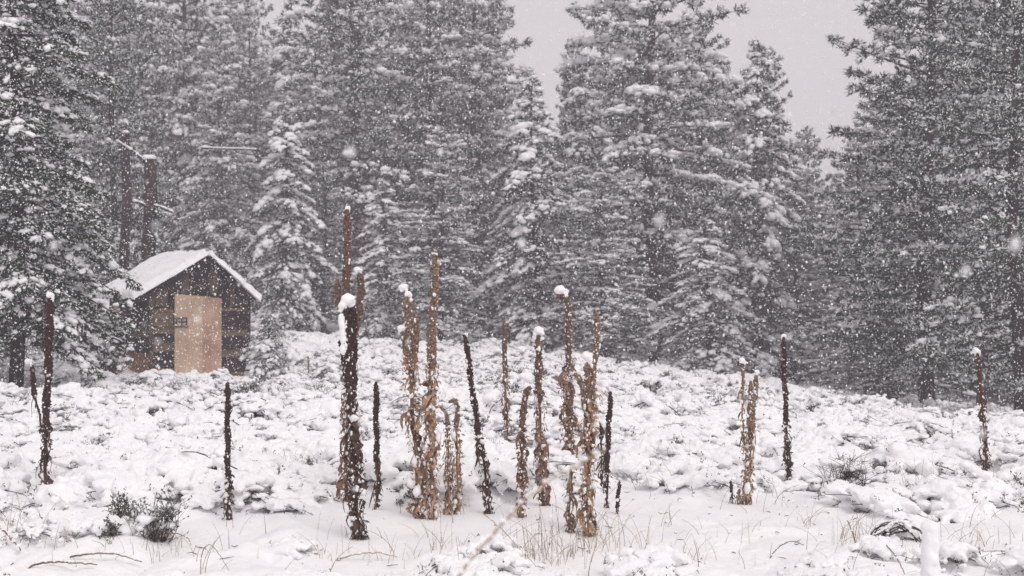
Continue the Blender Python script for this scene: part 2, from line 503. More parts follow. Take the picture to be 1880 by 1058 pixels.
def scatter_brush():
    rng = np.random.default_rng(5)
    P, Rt, S, I = [], [], [], []
    def put(n, y0, y1, s0, s1, dens=1.0):
        y = np.sqrt(rng.uniform(y0 * y0, y1 * y1, n)); x = rng.uniform(-0.56, 0.56, n) * y
        ok = smooth_zone(x, y) < 0.35
        patch = vnoise(x * 0.8, y * 0.8, 44)
        ok &= rng.random(n) < dens * (0.35 + 0.9 * patch)
        ok &= foot_clear(x, y, 0.9) < 0.3
        x, y = x[ok], y[ok]; z = ground_h(x, y)
        keep = ~((abs(x + 6.1) < 1.9) & (abs(y - 24.6) < 2.7))
        x, y, z = x[keep], y[keep], z[keep]
        s = rng.uniform(s0, s1, len(x))
        P.append(np.stack([x, y, z - 0.03 * s], -1)); S.append(np.stack([s, s, s * rng.uniform(0.7, 1.2, len(x))], -1))
        Rt.append(np.stack([rng.normal(0, .12, len(x)), rng.normal(0, .12, len(x)), rng.uniform(0, 6.28, len(x))], -1))
        I.append(np.where(rng.random(len(x)) < np.clip((y - 10) / 9, 0.08, 0.85), rng.integers(6, 12, len(x)), rng.integers(0, 6, len(x))))
    put(420, 4.5, 9, 0.3, 0.9, 0.55)
    put(1500, 8.6, 16, 0.45, 1.35)
    put(2400, 14, 30, 0.7, 1.6)
    put(2600, 26, 52, 1.0, 2.0)
    gn_instances('snowy_brush', np.vstack(P), np.vstack(Rt), np.vstack(S), np.concatenate(I), CLUMPS)
scatter_brush()

# ------------------------------------------------------------------ conifers
def conifer(seed, H=14.0, crown0=0.06, R=2.6, nb=210, kind='pine', load=0.5, needle=(0.10, 0.20), width=0.020, per=15, tufts=8, pad=0.086, unit=ICO0, prof=0.75, top=None):
    rng = np.random.default_rng(seed)
    trunk = Geo()
    zz = np.linspace(-0.6, H, 16)
    bend = np.stack([0.10 * np.sin(zz * 0.5 + seed), 0.10 * np.cos(zz * 0.43 + seed), zz], -1)
    r0 = H * 0.0095 + 0.03
    V, T = tube(bend, r0 * (1 - zz / H * 0.93) ** 0.9 + 0.01, 9, 0.06, rng)
    trunk.add(V, T)
    TP, TD, TL, TS, BR = [], [], [], [], []
    for b in range(nb):
        t = (b + rng.random()) / nb
        t = t ** 1.08
        z = H * (crown0 + (1 - crown0) * t)
        full = (1 - t) ** prof * (0.62 + 0.38 * min(1, t * 5))
        az = b * 2.399963 + rng.uniform(-0.5, 0.5)
        lump = 0.62 + 0.75 * float(vnoise(np.array([az * 1.1 + seed * 9.0]), np.array([z * 0.75]), seed)[0])
        L = R * full * rng.uniform(0.70, 1.18) * lump + 0.14
        ld = load * (rng.uniform(0.9, 1.65) if rng.random() < 0.25 + 0.45 * load else rng.uniform(0.10, 0.6))
        if kind == 'pine':
            a, c = 0.55 * t + 0.05 - 0.25 * (1 - t), 0.12 - 0.35 * ld
        else:
            a, c = 0.25 * t - 0.20, -0.28 - 0.3 * ld + 0.25 * t
        hd = np.array([math.cos(az), math.sin(az), 0]); sd_ = np.array([-math.sin(az), math.cos(az), 0])
        s = np.linspace(0, 1, 5)
        cx, cy = np.interp(z, zz, bend[:, 0]), np.interp(z, zz, bend[:, 1])
        path = np.array([cx, cy, z]) + hd * (L * s)[:, None]
        path[:, 2] += L * (a * s + c * s * s)
        V, T = tube(path, np.linspace(0.012 + 0.012 * L, 0.006, 5), 3)
        trunk.add(V, T)
        n = int(tufts * (0.6 + 1.15 * L))
        u = rng.uniform(0.18, 1.0, n) ** 0.75
        u[:2] = 1.0
        lat = rng.uniform(-1, 1, n) * (0.42 * L * (1.08 - u) + 0.05)
        if kind == 'fir': lat *= 1.25
        p = np.array([cx, cy, z]) + hd * (L * u)[:, None] + sd_ * lat[:, None]
        p[:, 2] += L * (a * u + c * u * u) - (abs(lat) * (0.35 if kind == 'fir' else 0.05)) + rng.normal(0, 0.05 if kind == 'pine' else 0.03, n)
        d = hd * 1.0 + sd_ * (np.sign(lat) * 0.8)[:, None] + np.array([0, 0, 1.0]) * (a + 2 * c * u)[:, None]
        d /= np.linalg.norm(d, axis=1)[:, None]
        TP.append(p); TD.append(d); TL.append(np.full(n, ld)); TS.append(rng.uniform(0.75, 1.25, n) * (1 if L > 0.5 else 0.7))
    P = np.vstack(TP); D = np.vstack(TD); LD = np.concatenate(TL); SC = np.concatenate(TS)
    n = len(P)
    # needles
    k = per
    rnd = rng.normal(0, 1, (n, k, 3)); rnd /= np.linalg.norm(rnd, axis=2)[..., None]
    if kind == 'pine':
        dr = D[:, None] * 0.55 + rnd * 0.9 + np.array([0, 0, 0.12])
    else:
        rnd[..., 2] *= 0.55
        dr = D[:, None] * 0.8 + rnd * 0.8 + np.array([0, 0, -0.16])
    dr /= np.linalg.norm(dr, axis=2)[..., None]
    ln = rng.uniform(needle[0], needle[1], (n, k, 1)) * SC[:, None, None]
    base = P[:, None] + rnd * 0.035 - dr * 0.03
    sidev = np.cross(dr, rng.normal(0, 1, (n, k, 3))); sidev /= np.linalg.norm(sidev, axis=2)[..., None] + 1e-9
    w = width * rng.uniform(0.7, 1.3, (n, k, 1))
    tip = base + dr * ln
    mid = base + dr * ln * 0.45
    NV = np.stack([base, mid + sidev * w, tip, mid - sidev * w], 2).reshape(-1, 3)
    q = np.arange(n * k)[:, None] * 4
    NT = np.concatenate([q + np.array([[0, 1, 2]]), q + np.array([[0, 2, 3]])])
    # frosted needles: the upper ones of loaded tufts carry snow
    fr_ = (rng.random((n, k)) < np.clip(0.12 + 0.85 * LD[:, None] * (0.55 + 0.9 * dr[..., 2]), 0.02, 0.85)).ravel()
    fm = np.concatenate([fr_, fr_])
    FT = NT[fm]; NT = NT[~fm]
    FV = NV + np.array([0, 0, 0.004])
    used = np.unique(FT); remap = np.zeros(len(FV), int); remap[used] = np.arange(len(used)); FT = remap[FT]; FV = FV[used]
    used = np.unique(NT); remap = np.zeros(len(NV), int); remap[used] = np.arange(len(used)); NT = remap[NT]; NV = NV[used]
    # snow pads riding on the tufts
    sel = rng.random(n) < np.clip(0.10 + 0.9 * LD, 0, 0.95)
    SP = P[sel]; SD = D[sel]; l = LD[sel]; m = len(SP)
    sz = pad * (0.40 + 0.75 * l) * np.clip(rng.lognormal(-0.15, 0.42, m), 0.3, 1.5) * SC[sel]
    S = np.stack([sz * 1.4, sz * rng.uniform(0.7, 1.1, m), sz * rng.uniform(0.45, 0.75, m)], -1)
    yaw = np.arctan2(SD[:, 1], SD[:, 0]) + rng.normal(0, 0.3, m)
    til = np.arctan2(SD[:, 2], np.hypot(SD[:, 0], SD[:, 1])) * 0.8
    C = SP + SD * (needle[1] * 0.35) ; C[:, 2] += 0.03 + sz * 0.35
    s1 = scatter(unit, C, S, yaw, 0.28, rng, tilt=til)
    # small dusting between
    sel2 = rng.random(n) < np.clip(0.45 + 0.5 * LD, 0, 1)
    P2 = np.repeat(P[sel2], 3, 0) + rng.normal(0, 0.075, (3 * sel2.sum(), 3)) + np.array([0, 0, 0.05])
    z2 = rng.uniform(0.012, 0.032, len(P2)) * pad / 0.1
    s2 = scatter(OCT, P2, np.stack([z2 * 1.5, z2, z2 * 0.7], -1), rng.uniform(0, 6.28, len(P2)), 0.3, rng)
    snow = Geo(); snow.add(*s1); snow.add(*s2); snow.add(FV, FT)
    sV, sT, _ = snow.arrays()
    tV, tT, _ = trunk.arrays()
    return dict(trunk=new_mesh('trunk', tV, tT, BARK, True),
                crown=new_mesh('crown', NV, NT, NEEDLE if kind == 'fir' else NEEDLE_B, False),
                snow=new_mesh('snow_load', sV, sT, SNOW_T, True), H=H, R=R,
                raw=((tV, tT), (NV, NT), (sV, sT)))

PROTO = {
    'pine_a': conifer(1, 15, 0.05, 2.8, 165, 'pine', 0.62, prof=0.62),
    'pine_b': conifer(2, 15, 0.08, 3.1, 160, 'pine', 0.72, prof=0.55),
    'pine_d': conifer(8, 16, 0.10, 3.0, 180, 'pine', 0.36, prof=0.6, tufts=9),
    'pine_c': conifer(3, 15, 0.12, 2.5, 155, 'pine', 0.48, prof=0.70),
    'fir_a': conifer(4, 9, 0.03, 2.0, 120, 'fir', 0.72, needle=(0.07, 0.15), prof=0.75, tufts=14, per=14),
    'fir_b': conifer(5, 9, 0.03, 1.8, 110, 'fir', 0.85, needle=(0.07, 0.15), prof=0.62, tufts=14, per=14, pad=0.080),
    'fir_big': conifer(6, 13, 0.10, 2.5, 170, 'fir', 0.27, needle=(0.06, 0.15), width=0.014, prof=0.62, tufts=22, per=26, pad=0.092, unit=ICO1),
    'sapling': conifer(7, 1.7, 0.05, 0.62, 70, 'fir', 0.5, needle=(0.03, 0.07), width=0.006, tufts=22, per=14, pad=0.05, unit=ICO1, prof=0.8),
}

def tree(name, proto, px, d, top_y, label, cat='tree', group=None, wide=1.0, rot=None, gx=None):
    pr = PROTO[proto]
    x = (px - 940) / F_PX * d if gx is None else gx
    z = gh(x, d)
    H = CAM_H + (HOR - top_y) / F_PX * d - z
    s = H / pr['H']
    root = thing(name, (x, d, z - 0.05), label, cat, group)
    root.rotation_euler = (0, 0, rot if rot is not None else random.uniform(0, 6.28))
    root.scale = (s * wide, s * wide, s)
    for part, nm in (('trunk', 'trunk'), ('crown', 'crown'), ('snow', 'snow_load')):
        link(nm, pr[part], root)
    return root

G_TALL = 'tall pines of the forest edge'
G_MID = 'snowy firs of the forest edge'
def W(px_r, d, top_y, proto):       # width factor that gives a crown of px_r pixels radius
    pr = PROTO[proto]
    H = CAM_H + (HOR - top_y) / F_PX * d + 0.4
    return (px_r / F_PX * d) / (pr['R'] * H / pr['H'])

TREES = [
 # name, proto, px, dist, top_y, crown radius px, label, group
 ('fir_tree', 'fir_big', 28, 20.0, -420, 222, 'big dark fir at the left edge, its snowy boughs hanging beside the shed roof', G_MID),
 ('pine_tree', 'pine_d', 205, 34, -260, 130, 'dim tall pine directly behind the big dark fir left of the shed', G_TALL),
 ('pine_tree', 'pine_a', 335, 50, -300, 130, 'tall grey pine rising straight above the shed roof', G_TALL),
 ('pine_tree', 'pine_b', 455, 54, -25, 95, 'tall pale pine whose tip is at the small sky notch right of the shed', G_TALL),
 ('fir_tree', 'fir_b', 522, 38, 205, 95, 'white-laden narrow fir just right of the shed', G_MID),
 ('pine_tree', 'pine_a', 645, 44, -330, 165, 'tall broad pine standing behind the tallest mullein stalk', G_TALL),
 ('pine_tree', 'pine_c', 790, 46, -260, 130, 'tall pine behind the pair of golden mullein stalks', G_TALL),
 ('fir_tree', 'pine_b', 810, 37, 235, 125, 'snow-loaded fir with big white pads, behind the second tallest mullein', G_MID),
 ('pine_tree', 'pine_b', 872, 48, -200, 150, 'pinkish grey pine forming the left side of the narrow sky gap', G_TALL),
 ('fir_tree', 'fir_a', 982, 37, 138, 125, 'pointed fir standing at the foot of the narrow sky gap', G_MID),
 ('pine_tree', 'pine_a', 1050, 50, 70, 70, 'slim pine with its tip low in the narrow sky gap, right half', G_MID),
 ('pine_tree', 'pine_b', 1197, 40, -420, 222, 'largest pine in the centre, right side of the narrow sky gap', G_TALL),
 ('fir_tree', 'pine_b', 1105, 35, 300, 120, 'low snowy fir in front of the largest central pine', G_MID),
 ('pine_tree', 'pine_c', 1290, 44, 20, 110, 'pine leaning its crown out to the left side of the wide sky gap', G_TALL),
 ('pine_tree', 'pine_a', 1325, 47, 128, 75, 'short pine between the largest pine and the twin-tipped trees', G_MID),
 ('fir_tree', 'fir_a', 1388, 41, 70, 112, 'sharp pointed fir, the taller tip in the wide sky gap', G_MID),
 ('pine_tree', 'pine_a', 1414, 43, 86, 90, 'rounded pine touching the sharp pointed fir in the wide sky gap', G_MID),
 ('fir_tree', 'fir_b', 1298, 34, 400, 90, 'low fir with an arch of snow, left of the wide sky gap', G_MID),
 ('pine_tree', 'pine_c', 1486, 56, 235, 70, 'pale distant pine at the bottom of the wide sky gap', G_MID),
 ('fir_tree', 'pine_a', 1462, 42, 325, 100, 'misty fir below the wide sky gap behind the dark capped stalk', G_MID),
 ('pine_tree', 'pine_a', 1580, 38, 225, 95, 'lower pine with outstretched snowy boughs at the right side of the wide sky gap', G_MID),
 ('pine_tree', 'pine_d', 1705, 30, -330, 235, 'huge dark pine on the right, its boughs reaching into the sky', G_TALL),
 ('pine_tree', 'pine_d', 1868, 25, -420, 200, 'dark pine at the right edge with its bare trunk showing', G_TALL),
 ('pine_tree', 'pine_d', 1800, 36, -200, 150, 'shaded pine between the two big pines on the right', G_TALL),
 ('fir_tree', 'pine_a', 1640, 34, 330, 130, 'low fir before the huge pine on the right', G_MID),
 ('fir_tree', 'fir_b', 705, 38, 330, 80, 'slim white fir between the broad pine and the golden stalks', G_MID),
 ('fir_tree', 'pine_c', 595, 39, 300, 95, 'low greyish fir at the clearing edge left of the tallest stalk', G_MID),
 ('pine_tree', 'pine_d', -120, 26, -300, 180, 'dark pine at the left picture edge beyond the big fir', G_TALL),
]
for i, (nm, pr, px, d, ty, rad, lab, grp) in enumerate(TREES):
    tree(nm, pr, px, d, ty, lab, 'tree', grp, W(rad, d, ty, pr), rot=1.7 * i)
# young fir beside the shed
tree('young_fir', 'sapling', 487, 22.6, 575, 'waist-high young fir bent under snow against the right side of the shed', 'young tree', None, 1.0, 0.5)

def far_wood():
    protos = []
    for kx in ('pine_a', 'pine_b', 'pine_c', 'fir_a'):
        (tV, tT), (nV, nT), (sV, sT) = PROTO[kx]['raw']
        g = Geo(); g.add(tV, tT, 0); g.add(nV, nT, 1); g.add(sV, sT, 2)
        protos.append((g.mesh('far_' + kx, None, False, [BARK, NEEDLE_B, SNOW_T]), PROTO[kx]['H']))
    rng = np.random.default_rng(77)
    P, S, Rt, I = [], [], [], []
    # photo column -> highest row the far trees may reach (the sky gaps stay open)
    xs = [-500, 0, 440, 480, 520, 900, 960, 1010, 1050, 1100, 1300, 1350, 1440, 1480, 1515, 1575, 1640, 2400]
    ys = [-200, -200, -60, 60, -60, -120, 90, 190, 120, -100, 0, 170, 250, 290, 330, 300, 60, -200]
    for d, n in ((50, 26), (57, 28), (65, 30), (74, 30)):
        for j in range(n):
            px = -520 + (j + rng.uniform(0.1, 0.9)) / n * 2920
            ty = np.interp(px, xs, ys) + rng.uniform(10, 150)
            dd = d + rng.uniform(-3, 3)
            x = (px - 940) / F_PX * dd; z = gh(x, dd)
            H = CAM_H + (HOR - ty) / F_PX * dd - z
            i = int(rng.integers(0, 4))
            s = H / protos[i][1]
            w = min(s, 1.25) * rng.uniform(0.85, 1.15)
            P.append((x, dd, z - 0.1)); S.append((w, w, s)); Rt.append((0, 0, rng.uniform(0, 6.28))); I.append(i)
    gn_instances('forest', P, Rt, S, I, [p[0] for p in protos])
far_wood()

# snag and bare poles behind the shed
def snag(px, d, top, bot, rpx, label, arms=()):
    b = at(px, bot, d); b.z = gh(b.x, b.y) - 0.2
    t = at(px + 3, top, d)
    root = thing('dead_trunk', b, label, 'dead tree')
    H = t.z - b.z
    zz = np.linspace(0, H, 14)
    path = np.stack([np.linspace(0, t.x - b.x, 14) + 0.02 * np.sin(zz * 2), 0.02 * np.cos(zz * 3), zz], -1)
    r = rpx / F_PX * d
    V, T = tube(path, np.linspace(r * 1.25, r, 14), 10, 0.08)
    link('trunk', new_mesh('dead_trunk', V, T, BARK, True), root)
    for (ax, ay, bx, by) in arms:
        p0 = at(ax, ay, d) - b; p1 = at(bx, by, d - 0.3) - b
        pm = (p0 + p1) / 2 + Vector((0, 0, 0.06))
        V, T = tube([p0, pm, p1], [r * 0.3, r * 0.22, r * 0.1], 5, 0.1)
        link('limb', new_mesh('limb', V, T, BARK, True), root)
        bl = []
        for s in np.linspace(0.1, 1, 9):
            c = (p0 * (1 - s) ** 2 + pm * 2 * s * (1 - s) + p1 * s * s)
            bl.append(((c.x, c.y, c.z + r * 0.35), (0.05, 0.04, 0.02 + random.random() * 0.03)))
        link('snow_cap', fused('limb_snow', bl, 0.02, SNOW), root)
    bl = [((path[-1][0] + random.uniform(-1, 1) * r * .5, random.uniform(-1, 1) * r * .5, H + 0.03), (r * 0.8, r * 0.8, r * 0.5)) for _ in range(5)]
    link('snow_cap', fused('snag_cap', bl, 0.02, SNOW), root)
snag(272, 27.6, 292, 690, 11, 'dark broken-off trunk standing behind the shed, snow on its top and side limbs', ((272, 378, 318, 392), (272, 384, 246, 372), (268, 300, 215, 262)))
snag(228, 29, 245, 690, 8, 'thinner dark snag left of the broken trunk behind the shed', ())

def long_pole():
    a = at(368, 272, 36); b = at(468, 275, 36)
    root = thing('bare_pole', (a.x, a.y, a.z), 'thin snow-lined pole lying level high between the pines behind the shed', 'pole')
    P = [(0, 0, 0), ((b.x - a.x) / 2, 0.02, 0.0), (b.x - a.x, 0, b.z - a.z)]
    link('stick', new_mesh('stick', *tube(P, [0.03, 0.028, 0.02], 6), BARK, True), root)
    bl = [((s * (b.x - a.x), 0, s * (b.z - a.z) + 0.035), (0.06, 0.04, 0.028)) for s in np.linspace(0, 1, 26)]
    link('snow_cap', fused('pole_snow', bl, 0.018, SNOW, 2), root)
long_pole()

# ------------------------------------------------------------------ the shed
def wood(name, c1, c2, stretch):
    m = bpy.data.materials.new(name); m.use_nodes = True
    nt = m.node_tree; nt.nodes.clear(); N = nt.nodes.new; L = nt.links.new
    out = N('ShaderNodeOutputMaterial'); p = N('ShaderNodeBsdfPrincipled'); L(p.outputs[0], out.inputs[0])
    p.inputs['Roughness'].default_value = 0.9; p.inputs['Specular IOR Level'].default_value = 0.15
    tc = N('ShaderNodeTexCoord'); mp = N('ShaderNodeMapping'); mp.inputs['Scale'].default_value = stretch
    L(tc.outputs['Object'], mp.inputs[0])
    n1 = N('ShaderNodeTexNoise'); n1.inputs['Scale'].default_value = 6; n1.inputs['Detail'].default_value = 8; n1.inputs['Roughness'].default_value = 0.7
    L(mp.outputs[0], n1.inputs['Vector'])
    n2 = N('ShaderNodeTexNoise'); n2.inputs['Scale'].default_value = 2.2; n2.inputs['Detail'].default_value = 4
    L(tc.outputs['Object'], n2.inputs['Vector'])
    mx = N('ShaderNodeMath'); mx.operation = 'ADD'; L(n1.outputs[0], mx.inputs[0]); L(n2.outputs[0], mx.inputs[1])
    hf = N('ShaderNodeMath'); hf.operation = 'MULTIPLY'; hf.inputs[1].default_value = 0.5; L(mx.outputs[0], hf.inputs[0])
    rp = N('ShaderNodeValToRGB'); rp.color_ramp.elements[0].position = 0.38; rp.color_ramp.elements[1].position = 0.62
    rp.color_ramp.elements[0].color = (*c1, 1); rp.color_ramp.elements[1].color = (*c2, 1)
    L(hf.outputs[0], rp.inputs[0]); L(rp.outputs[0], p.inputs['Base Color'])
    b = N('ShaderNodeBump'); b.inputs['Distance'].default_value = 0.01; L(n1.outputs[0], b.inputs['Height']); L(b.outputs[0], p.inputs['Normal'])
    return m
HZ, VT = (0.6, 6, 9), (9, 6, 0.6)
W_DARK_H = wood('weathered_dark_h', (0.005, 0.005, 0.009), (0.05, 0.038, 0.033), HZ)
W_DARK_V = wood('weathered_dark_v', (0.005, 0.005, 0.009), (0.05, 0.036, 0.032), VT)
W_BR_H = wood('weathered_brown_h', (0.025, 0.019, 0.017), (0.27, 0.185, 0.12), HZ)
W_BR_V = wood('weathered_brown_v', (0.016, 0.013, 0.014), (0.14, 0.10, 0.07), VT)
W_TAN = wood('fresh_board_tan', (0.38, 0.26, 0.18), (0.60, 0.45, 0.33), VT)
W_RED = wood('fresh_board_reddish', (0.30, 0.175, 0.12), (0.52, 0.35, 0.255), VT)
W_RUST = wood('reddish_board', (0.16, 0.075, 0.048), (0.30, 0.16, 0.10), HZ)
IRON = mat('iron', (0.04, 0.04, 0.055), (0.10, 0.08, 0.08), 30, 0.6)

def build_shed():
    a = math.radians(37)
    p = at(277, 694, 24.3)
    root = thing('shed', (p.x, p.y, p.z), 'small weathered wooden shed with a pale plywood door and a snow-covered gable roof', 'shed')
    root.rotation_euler = (0, 0, a)
    # local: x along the front (to the right), y into the shed, z up
    Wd, Lg = 2.12, 2.25
    ax_, az_ = 1.17, 2.50        # gable apex
    le, re_ = (-0.33, 1.62), (2.22, 1.58)
    def roof_z(x):
        return az_ - (az_ - le[1]) * (ax_ - x) / (ax_ - le[0]) if x < ax_ else az_ - (az_ - re_[1]) * (x - ax_) / (re_[0] - ax_)
    def plank(x0, x1, z0, z1, m, y0=-0.02, th=0.025, prot=0.0, slope=False, side=None):
        """one board; a top cut to the roof line when slope is set"""
        nx = 5
        yo = y0 - prot + random.uniform(-0.008, 0.008)
        j = lambda s: random.uniform(-s, s) * 2.2
        if side is None:
            if slope:
                xm = [x0, x1]; zt = [min(roof_z(x0) - 0.035, z1), min(roof_z(x1) - 0.035, z1)]
            else:
                zt = [z1 + j(.006), z1 + j(.006)]
            zb = [z0 + j(.006), z0 + j(.006)]
            V = []
            for yy in (yo, yo + th):
                e = 0.004 if yy == yo else 0
                V += [(x0 + e, yy, zb[0] + e), (x1 - e, yy, zb[1] + e), (x1 - e, yy, zt[1] - e), (x0 + e, yy, zt[0] - e)]
        else:
            V = []
            xo = side - prot + random.uniform(-0.004, 0.004)
            zb = [z0 + j(.006), z0 + j(.006)]; zt = [z1 + j(.006), z1 + j(.006)]
            for xx in (xo, xo + th):
                e = 0.004 if xx == xo else 0
                V += [(xx, x1 - e, zb[1] + e), (xx, x0 + e, zb[0] + e), (xx, x0 + e, zt[0] - e), (xx, x1 - e, zt[1] - e)]
        Q = [(0, 1, 2, 3), (7, 6, 5, 4), (4, 5, 1, 0), (5, 6, 2, 1), (6, 7, 3, 2), (7, 4, 0, 3)]
        T = []
        for q in Q: T += [(q[0], q[1], q[2]), (q[0], q[2], q[3])]
        V = np.array(V); c = V.mean(0)
        return link('plank', new_mesh('plank', V - c, T, m), root, c)
    # front: horizontal boards left of the door
    z = -0.25
    hs = [0.25, 0.20, 0.16, 0.17, 0.19, 0.17, 0.15, 0.17, 0.19]
    ms = [W_RUST, W_RUST, W_DARK_H, W_DARK_H, W_BR_H, W_DARK_H, W_BR_H, W_BR_H, W_BR_H]
    for h, m in zip(hs, ms):
        plank(0.03 + random.uniform(-.01, .01), 0.47, z, z + h - 0.008, m); z += h
    z = -0.25
    for q in range(11):
        h = random.uniform(0.13, 0.2)
        if z + h > 1.42: h = 1.42 - z
        if h < 0.04: break
        plank(1.47, Wd + random.uniform(-.02, .03), z, z + h - 0.01, [W_DARK_H, W_BR_H, W_DARK_H][q % 3] if q != 8 else W_DARK_H, prot=random.uniform(0, .012)); z += h
    # vertical boards of the gable
    x = -0.05
    k = 0
    while x < Wd + 0.02:
        w = random.uniform(0.11, 0.17)
        x1 = min(x + w, Wd + 0.04)
        for lo, hi in ((x, min(x1, ax_)), (max(x, ax_), x1)):
            if hi - lo > 0.02:
                low = 1.70 if 0.40 < (lo + hi) / 2 < 1.5 else 1.43
                if lo < 0.3: low = 1.43
                if roof_z(lo) - 0.035 > low and roof_z(hi) - 0.035 > low:
                    plank(lo + 0.003, hi - 0.004, low, 9, [W_DARK_V, W_DARK_V, W_BR_V, W_DARK_V, W_DARK_V, W_BR_V, W_DARK_V][k % 7] if lo > 0.3 else W_BR_V, prot=0.008 + 0.012 * (k % 2), slope=True)
        x = x1 + 0.002; k += 1
    # dark interior wall behind the boards
    V = [(0.02, 0.02, -0.3), (Wd - 0.02, 0.02, -0.3), (Wd - 0.02, 0.02, roof_z(Wd) - 0.06), (ax_, 0.02, az_ - 0.06), (0.02, 0.02, roof_z(0) - 0.06)]
    V += [(x, Lg - 0.05, z) for x, y, z in V]
    T = [(0, 1, 2), (0, 2, 3), (0, 3, 4), (5, 7, 6), (5, 8, 7), (5, 9, 8), (0, 4, 9), (0, 9, 5), (1, 6, 7), (1, 7, 2)]
    link('wall_core', new_mesh('wall_core', V, T, W_DARK_V), root)
    # side wall boards (left side) and right side
    z = 0.48; q = 0
    while z < 1.52:
        h = random.uniform(0.14, 0.2)
        plank(0.03, Lg, z, min(z + h, 1.6) - 0.01, W_DARK_H if q != 2 else W_BR_H, side=-0.005); z += h; q += 1
    z = -0.3
    while z < 1.5:
        h = random.uniform(0.16, 0.22)
        plank(0.03, Lg, z, min(z + h, 1.5) - 0.01, W_DARK_H, side=Wd - 0.02); z += h
    for y0 in (0.03, 0.78, 1.52):
        plank(y0, y0 + 0.72, -0.3, 0.47, W_RUST, side=-0.01)
    # back wall boards
    x = 0.0
    while x < Wd:
        w = 0.2
        for lo, hi in ((x, min(x + w, ax_)), (max(x, ax_), min(x + w, Wd))):
            if hi - lo > 0.02: plank(lo, hi - .006, -0.3, 9, W_DARK_V, y0=Lg, slope=True)
        x += w
    # corner boards
    link('corner_board', new_mesh('corner_board', *box_vt((-0.045, -0.055, -0.3), (0.03, -0.022, 1.50)), W_BR_V), root)
    link('corner_board', new_mesh('corner_board', *box_vt((Wd - 0.03, -0.055, -0.3), (Wd + 0.03, -0.022, 1.42)), W_DARK_V), root)
    # door: two wide boards, hasp
    def door_board(x0, x1, z1a, z1b, m, yo):
        V = [(x0, yo, 0.0), (x1, yo, 0.0), (x1, yo, z1b), (x0, yo, z1a), (x0, yo + 0.03, 0.0), (x1, yo + 0.03, 0.0), (x1, yo + 0.03, z1b), (x0, yo + 0.03, z1a)]
        Q = [(0, 1, 2, 3), (7, 6, 5, 4), (4, 5, 1, 0), (5, 6, 2, 1), (6, 7, 3, 2), (7, 4, 0, 3)]
        T = []
        for q in Q: T += [(q[0], q[1], q[2]), (q[0], q[2], q[3])]
        return new_mesh('board', V, T, m)
    door = link('door', door_board(0.475, 1.07, 1.70, 1.66, W_TAN, -0.075), root)
    link('board', door_board(1.073, 1.49, 1.66, 1.61, W_RED, -0.070), door)
    hs_ = link('hinge', new_mesh('hinge', *box_vt((0.43, -0.095, 1.02), (0.76, -0.078, 1.05)), IRON), door)
    for zz in (1.11, 1.19):
        link('hinge', new_mesh('hinge', *box_vt((0.47, -0.095, zz), (0.74, -0.078, zz + 0.03)), IRON), door)
    for xx in (0.49, 0.60, 0.70):
        link('hinge', new_mesh('hinge', *box_vt((xx, -0.1, 1.0), (xx + 0.025, -0.0955, 1.22)), IRON), door)
    # roof: two sloping panels with overhang, and battens
    yf, yb = -0.16, Lg + 0.22
    for (ex, ez), nm in ((le, 'left'), (re_, 'right')):
        d = Vector((ex - ax_, 0, ez - az_)); Ld = d.length; d.normalize(); nrm = Vector((-d.z, 0, d.x)) if ex > ax_ else Vector((d.z, 0, -d.x))
        nrm = nrm if nrm.z > 0 else -nrm
        nbd = 9
        for q in range(nbd):      # roof boards laid up the slope like shakes, stepped at the rake
            s0, s1 = Ld * q / nbd - 0.01, Ld * (q + 1) / nbd + 0.03
            f = yf + random.uniform(-0.05, 0.03)
            A = Vector((ax_, 0, az_)) + d * s0; B = Vector((ax_, 0, az_)) + d * s1 + nrm * 0.012
            A = A - nrm * (0.012)
            th = 0.018
            V = [(A.x, f, A.z), (B.x, f, B.z), (B.x, yb, B.z), (A.x, yb, A.z)]
            V += [(v[0] + nrm.x * th, v[1], v[2] + nrm.z * th) for v in V]
            Q = [(0, 3, 2, 1), (4, 5, 6, 7), (0, 1, 5, 4), (1, 2, 6, 5), (2, 3, 7, 6), (3, 0, 4, 7)]
            T = []
            for w in Q: T += [(w[0], w[1], w[2]), (w[0], w[2], w[3])]
            link('roof_board', new_mesh('roof_board', V, T, W_DARK_H), root)
        # rafter under the rake
        A = Vector((ax_, 0, az_)) - nrm * 0.10; B = Vector((ex, 0, ez)) - nrm * 0.10
        for yy in (yf + 0.05,):
            V = [(A.x, yy, A.z), (B.x, yy, B.z), (B.x, yy + 0.04, B.z), (A.x, yy + 0.04, A.z)]
            V += [(v[0] + nrm.x * 0.075, v[1], v[2] + nrm.z * 0.075) for v in V]
            link('rafter', new_mesh('rafter', V, T, W_DARK_H), root)
        # snow layer
        nu, nv = 44, 40
        u = np.linspace(0, 1, nu); v = np.linspace(0, 1, nv)
        U, Vv = np.meshgrid(u, v, indexing='ij')
        rng = np.random.default_rng(3)
        x = U * (Ld + 0.05 + 0.09 * (vnoise(Vv * 7, 0 * Vv, 66) - 0.4)); y = yf - 0.03 + Vv * (yb - yf + 0.05)
        thick = (0.11 if nm == 'left' else 0.11) * (1 + 0.35 * (vnoise(x * 3, y * 3, 61) - 0.5)) + (0.05 * (vnoise(x * 9, y * 5, 62) - 0.3) if nm == 'right' else 0.05 * (vnoise(x * 2.2, y * 2.6, 63) - 0.4) + 0.02 * vnoise(x * 8, y * 8, 64)) + 0.03 * sstep(0.7, 1.0, U)
        edge = np.minimum(np.minimum((1 - U) * (Ld) / 0.11, Vv * (yb - yf) / 0.10), (1 - Vv) * (yb - yf) / 0.10)
        edge = np.clip(edge, 0, 1); fall = np.sqrt(1 - (1 - edge) ** 2)
